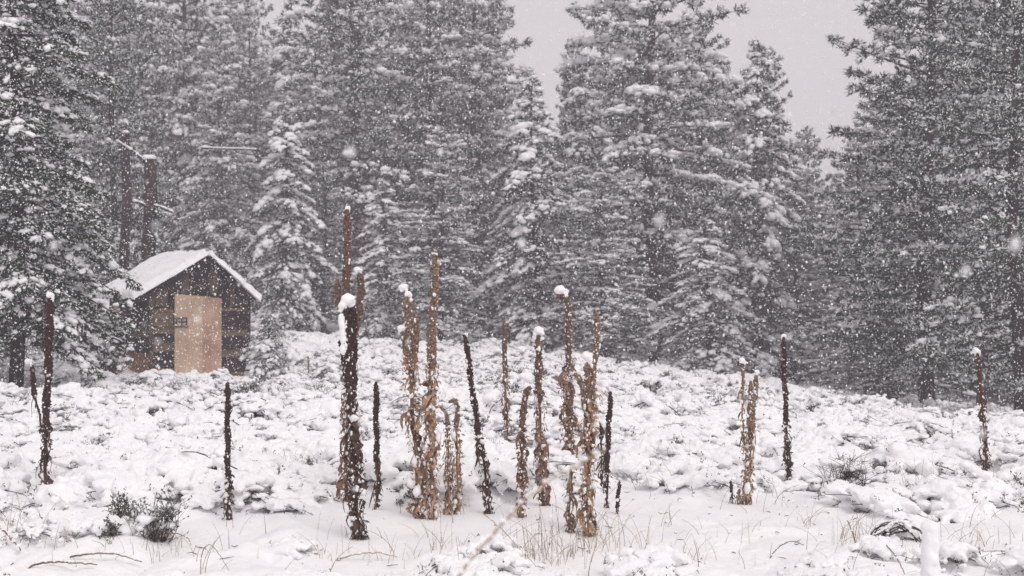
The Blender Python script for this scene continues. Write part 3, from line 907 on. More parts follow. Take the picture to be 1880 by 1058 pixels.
        wob = 0.05 * (vnoise(x * 7, 0 * x, 71) - 0.5) * (1 - Vv) + 0.05 * (vnoise(y * 6, 0 * y + 3, 72) - 0.5) * 0
        y = y + wob * (2.6 if nm == 'right' else 1.2) - (0.05 * vnoise(x * 5 + 3, 0 * x, 75)) * (1 - Vv) ** 6
        h = 0.032 + thick * fall
        dx, dz = d.x, d.z
        top = np.stack([ax_ + x * dx + nrm.x * h, y, az_ + x * dz + nrm.z * h], -1)
        bot = np.stack([ax_ + x * dx + nrm.x * 0.026, y, az_ + x * dz + nrm.z * 0.026], -1)
        VV = np.vstack([top.reshape(-1, 3), bot.reshape(-1, 3)])
        i = (np.arange(nu - 1)[:, None] * nv + np.arange(nv - 1)[None]).ravel()
        TT = np.concatenate([np.stack([i, i + nv, i + nv + 1], -1), np.stack([i, i + nv + 1, i + 1], -1)])
        off = nu * nv
        TB = TT[:, ::-1] + off
        ring = list(range(0, nv)) + [r * nv + nv - 1 for r in range(1, nu)] + [(nu - 1) * nv + c for c in range(nv - 2, -1, -1)] + [r * nv for r in range(nu - 2, 0, -1)]
        S_ = []
        for q in range(len(ring)):
            A_, B_ = ring[q], ring[(q + 1) % len(ring)]
            S_ += [(A_, B_, B_ + off), (A_, B_ + off, A_ + off)]
        link('snow_layer', new_mesh('roof_snow', VV, np.vstack([TT, TB, S_]), SNOW, True), root)
build_shed()

# slatted wooden frame standing in the brush left of the shed
def slat_frame():
    d = 22.5
    b = at(146, 640, d); b.z = gh(b.x, b.y)
    root = thing('slatted_frame', b, 'dark slatted wooden frame leaning in the brush left of the shed, snow on its slats', 'wooden frame')
    for q, (x0, x1, y0, y1) in enumerate(((128, 126, 580, 628), (134, 132, 582, 640), (144, 140, 585, 645), (152, 149, 590, 648), (158, 154, 590, 650))):
        A = at(x0, y0, d) - b; B = at(x1, y1 + 10, d) - b
        V, T = tube([B, A], [0.028, 0.026], 4)
        link('slat', new_mesh('slat', V, T, W_DARK_V), root)
        V, T = tube([B + Vector((0.03, -0.02, 0.1)), A + Vector((0.03, -0.02, 0.01))], [0.010, 0.013], 4, 0.3)
        if q in (1, 2, 3): tag(link('snow_line', new_mesh('snow_line', V, T, SNOW), root), kind='stuff')
    for (xa, ya, xb, yb_) in ((124, 588, 174, 594), (122, 632, 160, 640)):
        A = at(xa, ya, d) - b; B = at(xb, yb_, d) - b
        link('rail', new_mesh('rail', *tube([A, B], 0.032, 4), W_DARK_H), root)
        bl = [((A.lerp(B, s).x, A.lerp(B, s).y, A.lerp(B, s).z + 0.04), (0.05, 0.04, 0.03)) for s in np.linspace(0, 1, 11)]
        link('snow_cap', fused('rail_snow', bl, 0.014, SNOW, 2), root)
slat_frame()
def grey_post():
    d = 23.6
    b = at(206, 690, d); b.z = gh(b.x, b.y) - 0.1
    t = at(213, 562, d) - b
    root = thing('fence_post', b, 'pale grey split post standing against the left wall of the shed', 'post')
    link('stake', new_mesh('stake', *tube([(0, 0, 0), (t.x * .6, 0, t.z * .5), (t.x, 0, t.z)], [0.07, 0.065, 0.055], 7, 0.12), wood('grey_wood', (0.16, 0.13, 0.12), (0.32, 0.27, 0.24), VT), False), root)
    link('snow_cap', fused('post_cap', [((t.x, 0, t.z + 0.02), (0.07, 0.07, 0.04)), ((t.x + .02, 0, t.z + 0.03), (0.05, 0.05, 0.04))], 0.012, SNOW), root)
grey_post()
def stake():
    p = on_ground(567, 694)
    t = at(566, 654, p.y) - p
    o = thing('stake', p, 'short tan stake standing alone in the snow right of the shed', 'stake')
    link('stick', new_mesh('stick', *tube([(0, 0, -0.1), (t.x / 2, 0, t.z / 2), (t.x, 0, t.z)], [0.022, 0.020, 0.016], 6, 0.15), STRAW_D), o)
stake()

# ------------------------------------------------------------------ dry mullein stalks
def leaf_mesh(rng, mat_):
    n = 8
    L = rng.uniform(0.10, 0.22); Wd = rng.uniform(0.008, 0.019)
    s = np.linspace(0, 1, n)
    out = 0.012 + 0.022 * np.sin(s * math.pi * rng.uniform(0.7, 1.3)) * rng.uniform(0.4, 1.5)
    z = 0.02 * s - L * s ** 1.2
    swing = 0.022 * np.sin(s * rng.uniform(2, 6) + rng.uniform(0, 6))
    tw = rng.uniform(-2.2, 2.2) * s + rng.uniform(-0.4, 0.4)
    w = Wd * np.sin(np.clip(s * 0.92 + 0.08, 0, 1) * math.pi) ** 0.6 * rng.uniform(0.6, 1.25, n)
    V = []
    for i in range(n):
        cx, cy, cz = swing[i], out[i], z[i]
        dx, dy = math.cos(tw[i]), math.sin(tw[i])
        cup = w[i] * rng.uniform(0.2, 0.8)
        V += [(cx - dx * w[i], cy - dy * w[i], cz + rng.normal(0, .004)), (cx + dy * cup, cy - dx * cup, cz), (cx + dx * w[i], cy + dy * w[i], cz + rng.normal(0, .004))]
    T = []
    for i in range(n - 1):
        a = i * 3
        T += [(a, a + 1, a + 4), (a, a + 4, a + 3), (a + 1, a + 2, a + 5), (a + 1, a + 5, a + 4)]
    return new_mesh('withered_leaf', V, T, mat_, True)
LEAVES = {k: [leaf_mesh(np.random.default_rng(500 + i + 40 * j), m) for i in range(14)] for j, (k, m) in enumerate(LEAF.items())}

def resample(pts, n):
    pts = np.asarray(pts, float)
    if len(pts) > 2:                      # soften corners
        for _ in range(2):
            q = [pts[0]]
            for a, b in zip(pts[:-1], pts[1:]): q += [a * .75 + b * .25, a * .25 + b * .75]
            q.append(pts[-1]); pts = np.array(q)
    d = np.concatenate([[0], np.cumsum(np.linalg.norm(np.diff(pts, axis=0), axis=1))])
    s = np.linspace(0, d[-1], n)
    return np.stack([np.interp(s, d, pts[:, i]) for i in range(3)], -1), d[-1]

SNOWBALL_ID = [0]
def mullein(base, stems, tone, label, leaf_n=30, name='mullein_stalk', group='dry mullein stalks standing in the snow', snow=1.0, leaf_tone=None):
    """base: pixel of the foot; stems: list of dicts pts (pixels from foot to tip), head (share of the length that is seed head),
    w (width px of the head), lw (width px of the leafy part), cap ((px, py, radius px), ...)"""
    rng = np.random.default_rng(int(base[0] * 7 + base[1]))
    p0 = on_ground(*base)
    d = p0.y
    z_real = gh(p0.x, p0.y)
    root = thing(name, (p0.x, p0.y, p0.z), label, 'dead plant', group)
    px = d / F_PX
    lt = leaf_tone or tone
    for si, st in enumerate(stems):
        dd = st.get('dd', 0.0)
        pts = [at(q[0], q[1], d) - p0 for q in st['pts']]
        pts = [(v.x, v.y + dd * (i / len(pts)) + rng.normal(0, 0.006), v.z) for i, v in enumerate(pts)]
        if st.get('foot', si == 0):
            pts[0] = (pts[0][0], pts[0][1], min(pts[0][2], z_real - p0.z) - 0.05)
        path, L = resample(pts, max(12, int(np.ptp([q[1] for q in st['pts']]) / 9)))
        n = len(path); s = np.linspace(0, 1, n)
        hf = 1 - st.get('head', 0.5)
        w = st.get('w', 15) * px * 0.5 * 1.22; lw = st.get('lw', 22) * px * 0.5 * 1.12
        core = np.where(s < hf, w * 0.42, w * 0.62)
        core[-1] *= 0.6
        path = path + np.stack([0.004 * np.sin(s * 23 + si), 0.004 * np.cos(s * 17), 0 * s], -1)
        link('stem', new_mesh('stem', *tube(path, core, 7, 0.12, rng), HEAD[tone], False), root)
        # seed capsules, spiralled along the head
        hl = L * (1 - hf)
        rows = max(6, int(hl / 0.0085)); per = max(5, int(2 * math.pi * w / 0.014))
        m = rows * per
        u = hf + (1 - hf) * (np.arange(m) + rng.random(m)) / m
        dens = 1.0
        th = np.arange(m) * 2.399963 + rng.uniform(-.3, .3, m)
        idx = u * (n - 1); i0 = np.clip(idx.astype(int), 0, n - 2); fr = (idx - i0)[:, None]
        C = path[i0] * (1 - fr) + path[i0 + 1] * fr
        tan = path[i0 + 1] - path[i0]; tan /= np.linalg.norm(tan, axis=1)[:, None]
        a = np.cross(tan, [0.1, 1, 0.05]); a /= np.linalg.norm(a, axis=1)[:, None]; b = np.cross(tan, a)
        rd = a * np.cos(th)[:, None] + b * np.sin(th)[:, None]
        taper = np.clip((1 - u) / 0.05, 0.35, 1) * (0.85 + 0.15 * np.sin(u * 40 + si))
        C = C + rd * (w * 0.72 * taper * rng.uniform(0.7, 1.3, m))[:, None] + tan * rng.normal(0, .002, m)[:, None]
        sz = rng.uniform(0.004, 0.0095, m) * (0.8 + w / 0.05)
        link('seed_head', new_mesh('seed_head', *scatter(OCT, C, np.stack([sz * 1.1, sz * 1.1, sz * 1.3], -1), th, 0.35, rng), HEAD[tone], False), root)
        # sparse capsule scars on the upper leafy part
        # withered leaves clinging along the lower stem
        k = int(st.get('leaves', leaf_n) * 1.5)
        us = np.sort(rng.uniform(0.02, min(0.98, hf + 0.03), k))
        for j, uu in enumerate(us):
            ii = min(n - 1, int(uu * (n - 1)))
            c = path[ii]
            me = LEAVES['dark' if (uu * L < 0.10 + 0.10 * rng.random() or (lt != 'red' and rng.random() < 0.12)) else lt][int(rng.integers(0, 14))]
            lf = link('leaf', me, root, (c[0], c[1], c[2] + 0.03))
            f = (lw / 0.05) * (1.15 - 0.35 * uu) * rng.uniform(0.75, 1.25)
            f = max(0.45, min(1.7, f))
            lf.scale = (f, f, rng.uniform(0.7, 1.1))
            lf.rotation_euler = (rng.normal(0, 0.12), rng.normal(0, 0.12), rng.uniform(0, 6.28))
        # crumbs and shreds that hang between the leaves
        kk = int(k * 7)
        if kk:
            uu = rng.uniform(0.0, hf + 0.05, kk); ii = np.clip((uu * (n - 1)).astype(int), 0, n - 1)
            th2 = rng.uniform(0, 6.28, kk)
            c = path[ii] + np.stack([np.cos(th2), np.sin(th2), 0 * th2], -1) * (lw * rng.uniform(0.5, 1.0, kk))[:, None]
            ln = rng.uniform(0.015, 0.05, kk); ww = rng.uniform(0.003, 0.009, kk)
            dr = rng.normal(0, .5, (kk, 3)); dr[:, 2] -= 0.9; dr /= np.linalg.norm(dr, axis=1)[:, None]
            sv = np.cross(dr, rng.normal(0, 1, (kk, 3))); sv /= np.linalg.norm(sv, axis=1)[:, None]
            V = np.stack([c, c + dr * (ln * .5)[:, None] + sv * ww[:, None], c + dr * ln[:, None], c + dr * (ln * .5)[:, None] - sv * ww[:, None]], 1).reshape(-1, 3)
            q = np.arange(kk)[:, None] * 4
            tag(link('leaf_shreds', new_mesh('leaf_shreds', V, np.concatenate([q + [[0, 1, 2]], q + [[0, 2, 3]]]), LEAF[lt]), root), kind='stuff')
        # snow caught on the stalk
        ks = int((22 + k * 1.1) * snow * min(1.3, L))
        uu = rng.uniform(0.02, 0.97, ks); ii = np.clip((uu * (n - 1)).astype(int), 0, n - 1)
        th2 = rng.uniform(math.pi * 0.9, math.pi * 2.1, ks)
        rr = np.where(uu < hf, lw * 0.75, w * 0.95)
        c = path[ii] + np.stack([np.cos(th2), np.sin(th2), 0 * th2], -1) * rr[:, None] + np.stack([0 * uu, 0 * uu, rng.uniform(-.02, .02, ks)], -1)
        sz = np.clip(rng.lognormal(math.log(0.0048), 0.5, ks), .002, .013) * np.where((uu < hf) & (rng.random(ks) < 0.16), 2.2, 0.9)
        tag(link('snow_bits', new_mesh('snow_bits', *scatter(ICO0, c, np.stack([sz * rng.uniform(.7, 1.5, ks), sz, sz * rng.uniform(.8, 2.0, ks)], -1), th2, 0.35, rng), SNOW_T, True), root), kind='stuff')
        for (cx, cy, cr) in st.get('cap', ()):
            c = at(cx, cy, d) - p0 + Vector((0, dd * 0.9, 0)); r = cr * px
            lean_ = rng.uniform(-.3, .3)
            bl = [((c.x + lean_ * r, c.y, c.z + r * 0.1), (r * rng.uniform(.7, .9), r * 0.75, r * rng.uniform(.55, .75)))]
            for _ in range(7):
                bl.append(((c.x + rng.uniform(-.65, .65) * r, c.y + rng.uniform(-.4, .4) * r, c.z + rng.uniform(-.5, .5) * r), (r * rng.uniform(.25, .55), r * .4, r * rng.uniform(.25, .5))))
            for q_ in range(3):       # what has slid down one side
                bl.append(((c.x - math.copysign(.55, lean_) * r, c.y - .2 * r, c.z - r * (.5 + .35 * q_)), (r * (.32 - .07 * q_),) * 3))
            link('snow_cap', fused('snow_cap', bl, max(0.004, r * 0.11), SNOW, 4), root)
        if st.get('rim'):                 # strip of snow lying along one side of the stalk
            s0, s1, side, rp = st['rim']
            bl = []
            for uu in np.linspace(s0, s1, 14):
                ii = int(uu * (n - 1)); r = rp * px * rng.uniform(0.6, 1.2)
                bl.append(((path[ii][0] + side * w * 0.8, path[ii][1] - w * 0.4, path[ii][2]), (r, r, r * 1.4)))
            link('snow_strip', fused('snow_strip', bl, 0.005, SNOW, 3), root)
    return root

mullein((635, 938), [
    dict(pts=[(635, 938), (636, 820), (640, 640), (636, 500), (638, 384)], head=0.50, w=13, lw=24, leaves=34, cap=[(638, 383, 6)]),
    dict(pts=[(645, 690), (652, 610), (664, 540), (662, 500)], head=0.6, w=11, lw=12, leaves=6, cap=[(657, 497, 10)], foot=False),
    dict(pts=[(638, 640), (630, 590), (620, 555), (620, 516)], head=0.7, w=9, lw=9, leaves=3, foot=False)],
    'brown', 'tallest brown mullein stalk of all, snow tip, behind the dark forked one', snow=0.8)
mullein((660, 1006), [
    dict(pts=[(660, 1006), (654, 900), (646, 760), (640, 640), (634, 556)], head=0.42, w=15, lw=30, leaves=46, dd=-0.03, cap=[(637, 552, 17), (630, 566, 9)], rim=(0.82, 0.95, -1.0, 7)),
    dict(pts=[(648, 760), (648, 680), (650, 610), (648, 560)], head=0.8, w=12, lw=14, leaves=4, foot=False, cap=[(646, 548, 9)], rim=(0.35, 0.8, -0.9, 5)),
    dict(pts=[(645, 730), (634, 680), (628, 622)], head=0.8, w=10, lw=10, leaves=3, foot=False, cap=[(627, 620, 4)])],
    'dark', 'thick dark forked mullein stalk under a large double snow cap', snow=1.3, leaf_tone='dark')
mullein((692, 953), [dict(pts=[(692, 953), (694, 880), (691, 790), (691, 703)], head=0.55, w=9, lw=13, leaves=14)],
        'dark', 'slim straight dark stalk between the thick forked stalk and the golden pair', snow=0.6)
mullein((772, 968), [
    dict(pts=[(772, 968), (766, 860), (756, 740), (752, 640), (746, 540)], head=0.30, w=14, lw=30, leaves=46, cap=[(741, 528, 10), (750, 541, 8), (754, 552, 5)]),
    dict(pts=[(756, 700), (764, 640), (765, 580)], head=0.7, w=9, lw=10, leaves=3, foot=False),
    dict(pts=[(756, 700), (746, 650), (741, 612)], head=0.6, w=9, lw=10, leaves=4, foot=False, cap=[(738, 603, 9)])],
    'tan', 'thick golden mullein with a snowball on its short left arm and snow on its tip', snow=1.2)
mullein((795, 970), [
    dict(pts=[(795, 970), (792, 860), (790, 740), (796, 600), (799, 470)], head=0.42, w=12, lw=28, leaves=46, cap=[(799, 468, 6), (796, 484, 6), (795, 520, 5), (794, 555, 4)]),
    dict(pts=[(792, 690), (788, 640), (789, 598)], head=0.7, w=9, lw=10, leaves=3, foot=False)],
    'tan', 'tall golden mullein with a straight snow-speckled spike, right one of the thick golden pair', snow=1.2)
mullein((824, 962), [dict(pts=[(824, 962), (822, 880), (823, 800), (820, 756), (810, 748)], head=0.2, w=6, lw=15, leaves=24)],
        'tan', 'short tan stalk with a small hooked tip, left of the two little hooked ones', snow=0.8)
mullein((840, 962), [dict(pts=[(840, 962), (840, 870), (838, 790), (840, 740), (833, 732), (826, 738)], head=0.25, w=7, lw=16, leaves=26)],
        'tan', 'short tan stalk hooking over at the top, taller of the two little hooked ones', snow=0.8)
mullein((903, 966), [
    dict(pts=[(903, 966), (890, 860), (876, 780), (864, 690), (854, 616)], head=0.5, w=9, lw=17, leaves=22, cap=[(855, 615, 5)])],
    'dark', 'dark stalk leaning to the left with a tiny snow tip', snow=0.8)
mullein((935, 832), [dict(pts=[(935, 832), (930, 760), (927, 680), (926, 590)], head=0.4, w=8, lw=17, leaves=22)],
        'brown', 'slim upright brown stalk without a cap, behind and right of the leaning dark one', snow=1.0)
mullein((960, 970), [
    dict(pts=[(960, 970), (957, 860), (960, 770), (963, 720), (975, 712)], head=0.33, w=10, lw=19, leaves=30, cap=[(967, 694, 15), (966, 683, 8)])],
    'brown', 'short brown stalk with a whole snowball resting on its bent tip', snow=0.9)
mullein((1000, 948), [dict(pts=[(1000, 948), (993, 850), (990, 740), (988, 618)], head=0.30, w=12, lw=21, leaves=38, cap=[(988, 608, 12), (982, 620, 6), (994, 622, 6)])],
        'brown', 'brown stalk with a tall pointed snow cap, left of the hooked snow-topped one', snow=1.0)
mullein((1040, 856), [
    dict(pts=[(1040, 856), (1041, 740), (1044, 620), (1042, 548), (1033, 538), (1024, 545)], head=0.42, w=10, lw=26, leaves=42, cap=[(1031, 534, 14), (1024, 534, 7), (1038, 535, 7)]),
    dict(pts=[(1046, 850), (1048, 780), (1045, 700)], head=0.4, w=10, lw=18, leaves=18, foot=True, cap=[(1044, 699, 7)])],
    'brown', 'tall brown stalk with a hooked tip carrying a flat round snow cap', snow=1.0)
mullein((1080, 1000), [
    dict(pts=[(1080, 1000), (1078, 900), (1084, 780), (1092, 660), (1097, 590), (1091, 570)], head=0.36, w=10, lw=28, leaves=54),
    dict(pts=[(1084, 800), (1080, 720), (1078, 668)], head=0.5, w=12, lw=14, leaves=8, foot=False, cap=[(1077, 655, 14)]),
    dict(pts=[(1078, 840), (1076, 760), (1068, 700), (1056, 688)], head=0.4, w=10, lw=16, leaves=12, foot=False, cap=[(1071, 694, 5)])],
    'tan', 'thick golden triple-headed mullein, one arm under a snowball, one hooked', snow=1.3)
mullein((1047, 993), [dict(pts=[(1047, 993), (1045, 930), (1048, 862)], head=0.1, w=6, lw=17, leaves=16)],
        'brown', 'low ragged stub of a stalk in front of the hooked snow-topped one', snow=1.0)
mullein((1104, 905), [dict(pts=[(1104, 905), (1105, 850), (1103, 780)], head=0.2, w=6, lw=11, leaves=12)],
        'dark', 'thin dark stalk hugging the right side of the triple-headed mullein', snow=0.8)
mullein((1117, 950), [dict(pts=[(1117, 950), (1114, 880), (1116, 800), (1121, 722)], head=0.6, w=8, lw=9, leaves=6)],
        'dark', 'slim bare dark spike right of the triple-headed mullein', snow=0.5)
mullein((1133, 962), [dict(pts=[(1133, 962), (1132, 930), (1137, 886)], head=0.5, w=6, lw=7, leaves=3)],
        'dark', 'knee-high dark stub at the foot of the slim bare spike', snow=0.5)
mullein((1372, 935), [
    dict(pts=[(1372, 935), (1376, 860), (1380, 780), (1388, 690)], head=0.40, w=8, lw=13, leaves=22, cap=[(1390, 684, 6)]),
    dict(pts=[(1364, 930), (1370, 840), (1376, 760), (1379, 700)], head=0.35, w=8, lw=13, leaves=22, foot=True, cap=[(1379, 698, 3)]),
    dict(pts=[(1366, 820), (1362, 760), (1365, 668)], head=0.35, w=5, lw=8, leaves=8, foot=False, cap=[(1363, 662, 7)]),
    dict(pts=[(1357, 932), (1356, 915), (1358, 900)], head=0.2, w=5, lw=14, leaves=8, foot=True)],
    'tan', 'bundle of three thin tan stalks rising from one foot, a snowball on the left one', snow=1.2)
mullein((1345, 934), [dict(pts=[(1345, 934), (1344, 910), (1341, 884)], head=0.3, w=5, lw=6, leaves=2)],
        'dark', 'pencil-thin short stub left of the bundled tan stalks', snow=0.4)
mullein((1447, 892), [dict(pts=[(1447, 892), (1444, 800), (1440, 700), (1438, 620)], head=0.55, w=8, lw=14, leaves=20, cap=[(1438, 617, 6), (1443, 707, 6)])],
        'dark', 'lone dark stalk right of the tan bundle, snow tip and snow lump halfway up', snow=0.6)
mullein((1810, 872), [dict(pts=[(1810, 872), (1806, 790), (1800, 720), (1795, 650)], head=0.4, w=7, lw=14, leaves=20, cap=[(1793, 644, 8)])],
        'red', 'lone reddish stalk with a round snow cap near the right edge', snow=0.5)
mullein((85, 918), [
    dict(pts=[(85, 918), (84, 800), (89, 680), (93, 548)], head=0.62, w=12, lw=18, leaves=24, cap=[(93, 543, 9), (84, 616, 3)]),
    dict(pts=[(80, 800), (70, 750), (62, 720), (60, 672)], head=0.45, w=8, lw=8, leaves=3, foot=False, cap=[(54, 664, 8)])],
    'dark', 'tall dark stalk at the left with a snow cap and a lower capped side arm', snow=0.5)
mullein((419, 976), [dict(pts=[(419, 976), (421, 890), (418, 800), (419, 704)], head=0.6, w=9, lw=14, leaves=18)],
        'dark', 'lone straight dark stalk in front of the shed', snow=0.8)

# ------------------------------------------------------------------ bushes, grasses
def bush(px, py, wpx, hpx, label, kind='twig', name='bare_bush', n=26, leafy=0.0, snow=0.6, cat='bush', seed=None):
    rng = np.random.default_rng(int(seed or px * 3 + py))
    p = on_ground(px, py); p.z = gh(p.x, p.y) - 0.02
    k = p.y / F_PX
    W_, H_ = wpx * k / 2, hpx * k
    root = thing(name, p, label, cat)
    tw, lf, bl = Geo(), Geo(), []
    for i in range(n):
        th = rng.uniform(0, 6.28); s = rng.random() ** 0.6
        tip = np.array([math.cos(th) * W_ * s, math.sin(th) * W_ * s * 0.7, H_ * rng.uniform(0.55, 1.0) * (1 - 0.35 * s)])
        b0 = np.array([math.cos(th) * W_ * s * 0.25, math.sin(th) * W_ * s * 0.2, -0.03])
        m = (b0 + tip) / 2 + rng.normal(0, 0.02, 3) * (H_ / 0.2) ; m[2] -= 0.06 * H_
        pa, _ = resample([b0, m, tip], 7)
        pa = pa + rng.normal(0, 0.003, pa.shape)
        tw.add(*tube(pa, np.linspace(0.0045, 0.0018, 7) * (1 + k * 60) / 1.3, 3))
        for q in range(rng.integers(3, 7)):
            j = rng.integers(2, 7); e = pa[j] + rng.normal(0, 1, 3) * (0.05, 0.05, 0.02) * (H_ / 0.25) + (0, 0, 0.04 * H_ / 0.25)
            tw.add(*tube([pa[j], e], [0.002, 0.001], 3))
            if kind == 'sage':
                for w in range(5):
                    c = pa[j] + (e - pa[j]) * rng.uniform(0.2, 1.1); u = rng.normal(0, 1, 3) + (0, 0, 0.8); u /= np.linalg.norm(u)
                    v = np.cross(u, rng.normal(0, 1, 3)); v /= np.linalg.norm(v); l = rng.uniform(0.014, 0.028)
                    lf.add([c, c + u * l * .6 + v * l * .22, c + u * l, c + u * l * .6 - v * l * .22], [(0, 1, 2), (0, 2, 3)])
        if rng.random() < snow:
            for q in range(rng.integers(1, 4)):
                r = rng.uniform(0.012, 0.035) * min(1.4, W_ / 0.12 + 0.3)
                c = pa[rng.integers(3, 7)] + rng.normal(0, .015, 3)
                bl.append(((c[0], c[1], c[2] + r * .4), (r * 1.3, r * 1.2, r * 0.8)))
    link('twigs', tw.mesh('twigs', TWIG), root)
    if lf.n: tag(link('leaves', lf.mesh('leaves', SAGE), root), kind='stuff')
    if bl: tag(link('snow_load', fused('bush_snow', bl, 0.008 if W_ < 0.3 else 0.014, SNOW, 3), root), kind='stuff')
    return root
bush(1552, 918, 90, 95, 'dark bare twiggy bush poking out of the snow right of the lone capped dark stalk', n=60, snow=0.25)
bush(1640, 898, 60, 40, 'small grey-leaved bush half buried, right of the dark twiggy bush', 'sage', 'sagebrush', 34, snow=0.5)
bush(1795, 938, 120, 75, 'wide dark snow-laden bush below the reddish stalk', 'twig', 'bare_bush', 70, snow=0.9)
bush(1858, 940, 50, 60, 'narrow dark bush at the right edge under snow lobes', 'sage', 'sagebrush', 34, snow=0.8)
bush(290, 1008, 80, 95, 'grey-green sagebrush with upright sprigs, the larger of two at lower left', 'sage', 'sagebrush', 40, snow=0.25)
bush(228, 985, 48, 65, 'slender grey-green sagebrush sprigs left of the larger sagebrush', 'sage', 'sagebrush', 20, snow=0.1)
bush(205, 1016, 30, 32, 'little dark sage tuft in front of the slender sprigs', 'sage', 'sagebrush', 14, snow=0.2)
bush(180, 855, 60, 52, 'small sage with upright sprigs right of the tall left stalk', 'sage', 'sagebrush', 22, snow=0.3)
bush(745, 944, 36, 34, 'dark tuft in a hollow left of the golden pair', 'sage', 'sagebrush', 18, snow=0.5)
bush(500, 738, 70, 40, 'dark brush under snow lobes between the shed and the young fir', 'twig', 'bare_bush', 40, snow=0.7)
bush(335, 745, 80, 60, 'reddish bare bush in front of the shed door', 'twig', 'bare_bush', 46, snow=0.6)
bush(585, 745, 60, 45, 'thin snowy bush left of the tallest stalk', 'sage', 'sagebrush', 30, snow=0.6)
bush(1240, 870, 80, 50, 'snow-bent bush in the open between the spike and the bundle', 'twig', 'bare_bush', 46, snow=0.9)
bush(90, 690, 190, 75, 'wide dark brush behind the tall left stalk', 'twig', 'bare_bush', 130, snow=0.9)
bush(190, 700, 120, 95, 'arching snowy brush against the left wall of the shed', 'twig', 'bare_bush', 110, snow=0.9)
bush(20, 680, 130, 80, 'snowy brush at the left edge below the big fir', 'twig', 'bare_bush', 90, snow=1.0)
bush(1410, 760, 40, 24, 'dark little tuft behind the three-stalk bundle', 'twig', 'bare_bush', 22, snow=0.4)
bush(60, 1000, 60, 30, 'low sage under snow at the lower left corner', 'sage', 'sagebrush', 22, snow=0.9)
bush(560, 905, 70, 50, 'tan grassy tuft under snow between the lone stalk and the forked stalk', 'twig', 'bare_bush', 40, snow=0.8)
bush(700, 840, 70, 45, 'dark little bush behind the slim straight dark stalk', 'sage', 'sagebrush', 30, snow=0.7)
bush(1150, 830, 70, 45, 'grey brush behind the slim bare spike', 'sage', 'sagebrush', 30, snow=0.7)
bush(1700, 860, 80, 40, 'wispy snowy bush left of the reddish stalk', 'twig', 'bare_bush', 50, snow=0.8)
bush(1840, 845, 60, 40, 'little sage beside the reddish stalk on its right', 'sage', 'sagebrush', 26, snow=0.8)
bush(120, 790, 60, 40, 'dark sage in a hollow right beside the tall left stalk', 'sage', 'sagebrush', 26, snow=0.6)
bush(880, 870, 90, 60, 'twiggy dark bush crossed by the leaning dark stalk', 'twig', 'bare_bush', 34, snow=0.9)

def straws():
    rng = np.random.default_rng(21)
    g = Geo()
    def blade(x, y, L, lean, az, w=0.0022, m=0):
        z = gh(x, y) - 0.03
        s = np.linspace(0, 1, 6)
        d = np.array([math.cos(az), math.sin(az)])
        cur = lean * s ** 1.8 * L
        P = np.stack([x + d[0] * cur, y + d[1] * cur, z + L * s * (1 - 0.35 * abs(lean) * s)], -1)
        V, T = tube(P, np.linspace(w, w * 0.4, 6), 3)
        g.add(V, T, m)
    spots = []
    # photo pixel centres of grass tufts: (px, py, spread px, how many, length m)
    for (px, py, sp, n, L) in ((1010, 1030, 70, 60, 0.35), (1090, 1015, 50, 40, 0.35), (940, 1040, 60, 24, 0.3), (1190, 1020, 70, 16, 0.3), (1480, 985, 14, 12, 0.22),
                               (130, 930, 60, 24, 0.3), (1600, 1000, 60, 18, 0.28), (1690, 1020, 50, 14, 0.3), (490, 880, 60, 26, 0.25), (330, 900, 60, 22, 0.28),
                               (1380, 1000, 120, 14, 0.2), (60, 1010, 60, 16, 0.3), (600, 1020, 60, 14, 0.22), (820, 1030, 60, 14, 0.25), (1750, 900, 70, 40, 0.3),
                               (1230, 780, 60, 20, 0.25), (1000, 800, 150, 30, 0.25), (1600, 800, 200, 50, 0.3), (250, 800, 200, 50, 0.3), (1560, 1010, 30, 26, 0.3), (700, 1035, 90, 22, 0.25), (300, 1030, 120, 30, 0.3), (1250, 1045, 90, 22, 0.22), (1800, 1010, 60, 24, 0.25), (560, 890, 50, 40, 0.25)):
        for _ in range(n):
            q = on_ground(px + rng.normal(0, sp * .6), min(1054, py + rng.normal(0, 8)))
            blade(q.x, q.y, L * rng.uniform(0.3, 1.0), rng.uniform(0, 0.9), rng.uniform(0, 6.28), 0.0016 * rng.uniform(.7, 1.5), int(rng.random() < 0.4))
    for _ in range(1600):
        y = math.sqrt(rng.uniform(40, 560)); x = rng.uniform(-0.45, 0.45) * y
        blade(x, y, rng.uniform(0.10, 0.30), rng.uniform(0, 1.0), rng.uniform(0, 6.28), 0.002 * rng.uniform(.7, 1.6), int(rng.random() < 0.6))
    V, T, M = g.arrays()
    tag(link('dry_grass', new_mesh('dry_grass', V, T, None, False, M, [STRAW, STRAW_D])), kind='stuff')
straws()

def litter():
    rng = np.random.default_rng(64)
    g = Geo()
    for _ in range(260):
        y = math.sqrt(rng.uniform(42, 110)); x = rng.uniform(-0.45, 0.45) * y
        if vnoise(np.array([x * 1.1]), np.array([y * 1.1]), 81)[0] < 0.45: continue
        z = gh(x, y) + 0.004; az = rng.uniform(0, 6.28); L = rng.uniform(0.015, 0.09)
        d = np.array([math.cos(az), math.sin(az), rng.uniform(-.1, .25)])
        p = np.array([x, y, z]); m = p + d * L * .5 + rng.normal(0, .006, 3)
        g.add(*tube([p, m, p + d * L], [0.0025, 0.003, 0.0012], 3), int(rng.random() < .5))
    tag(link('twig_litter', g.mesh('twig_litter', None, False, [TWIG, STRAW_D])), kind='stuff')
litter()

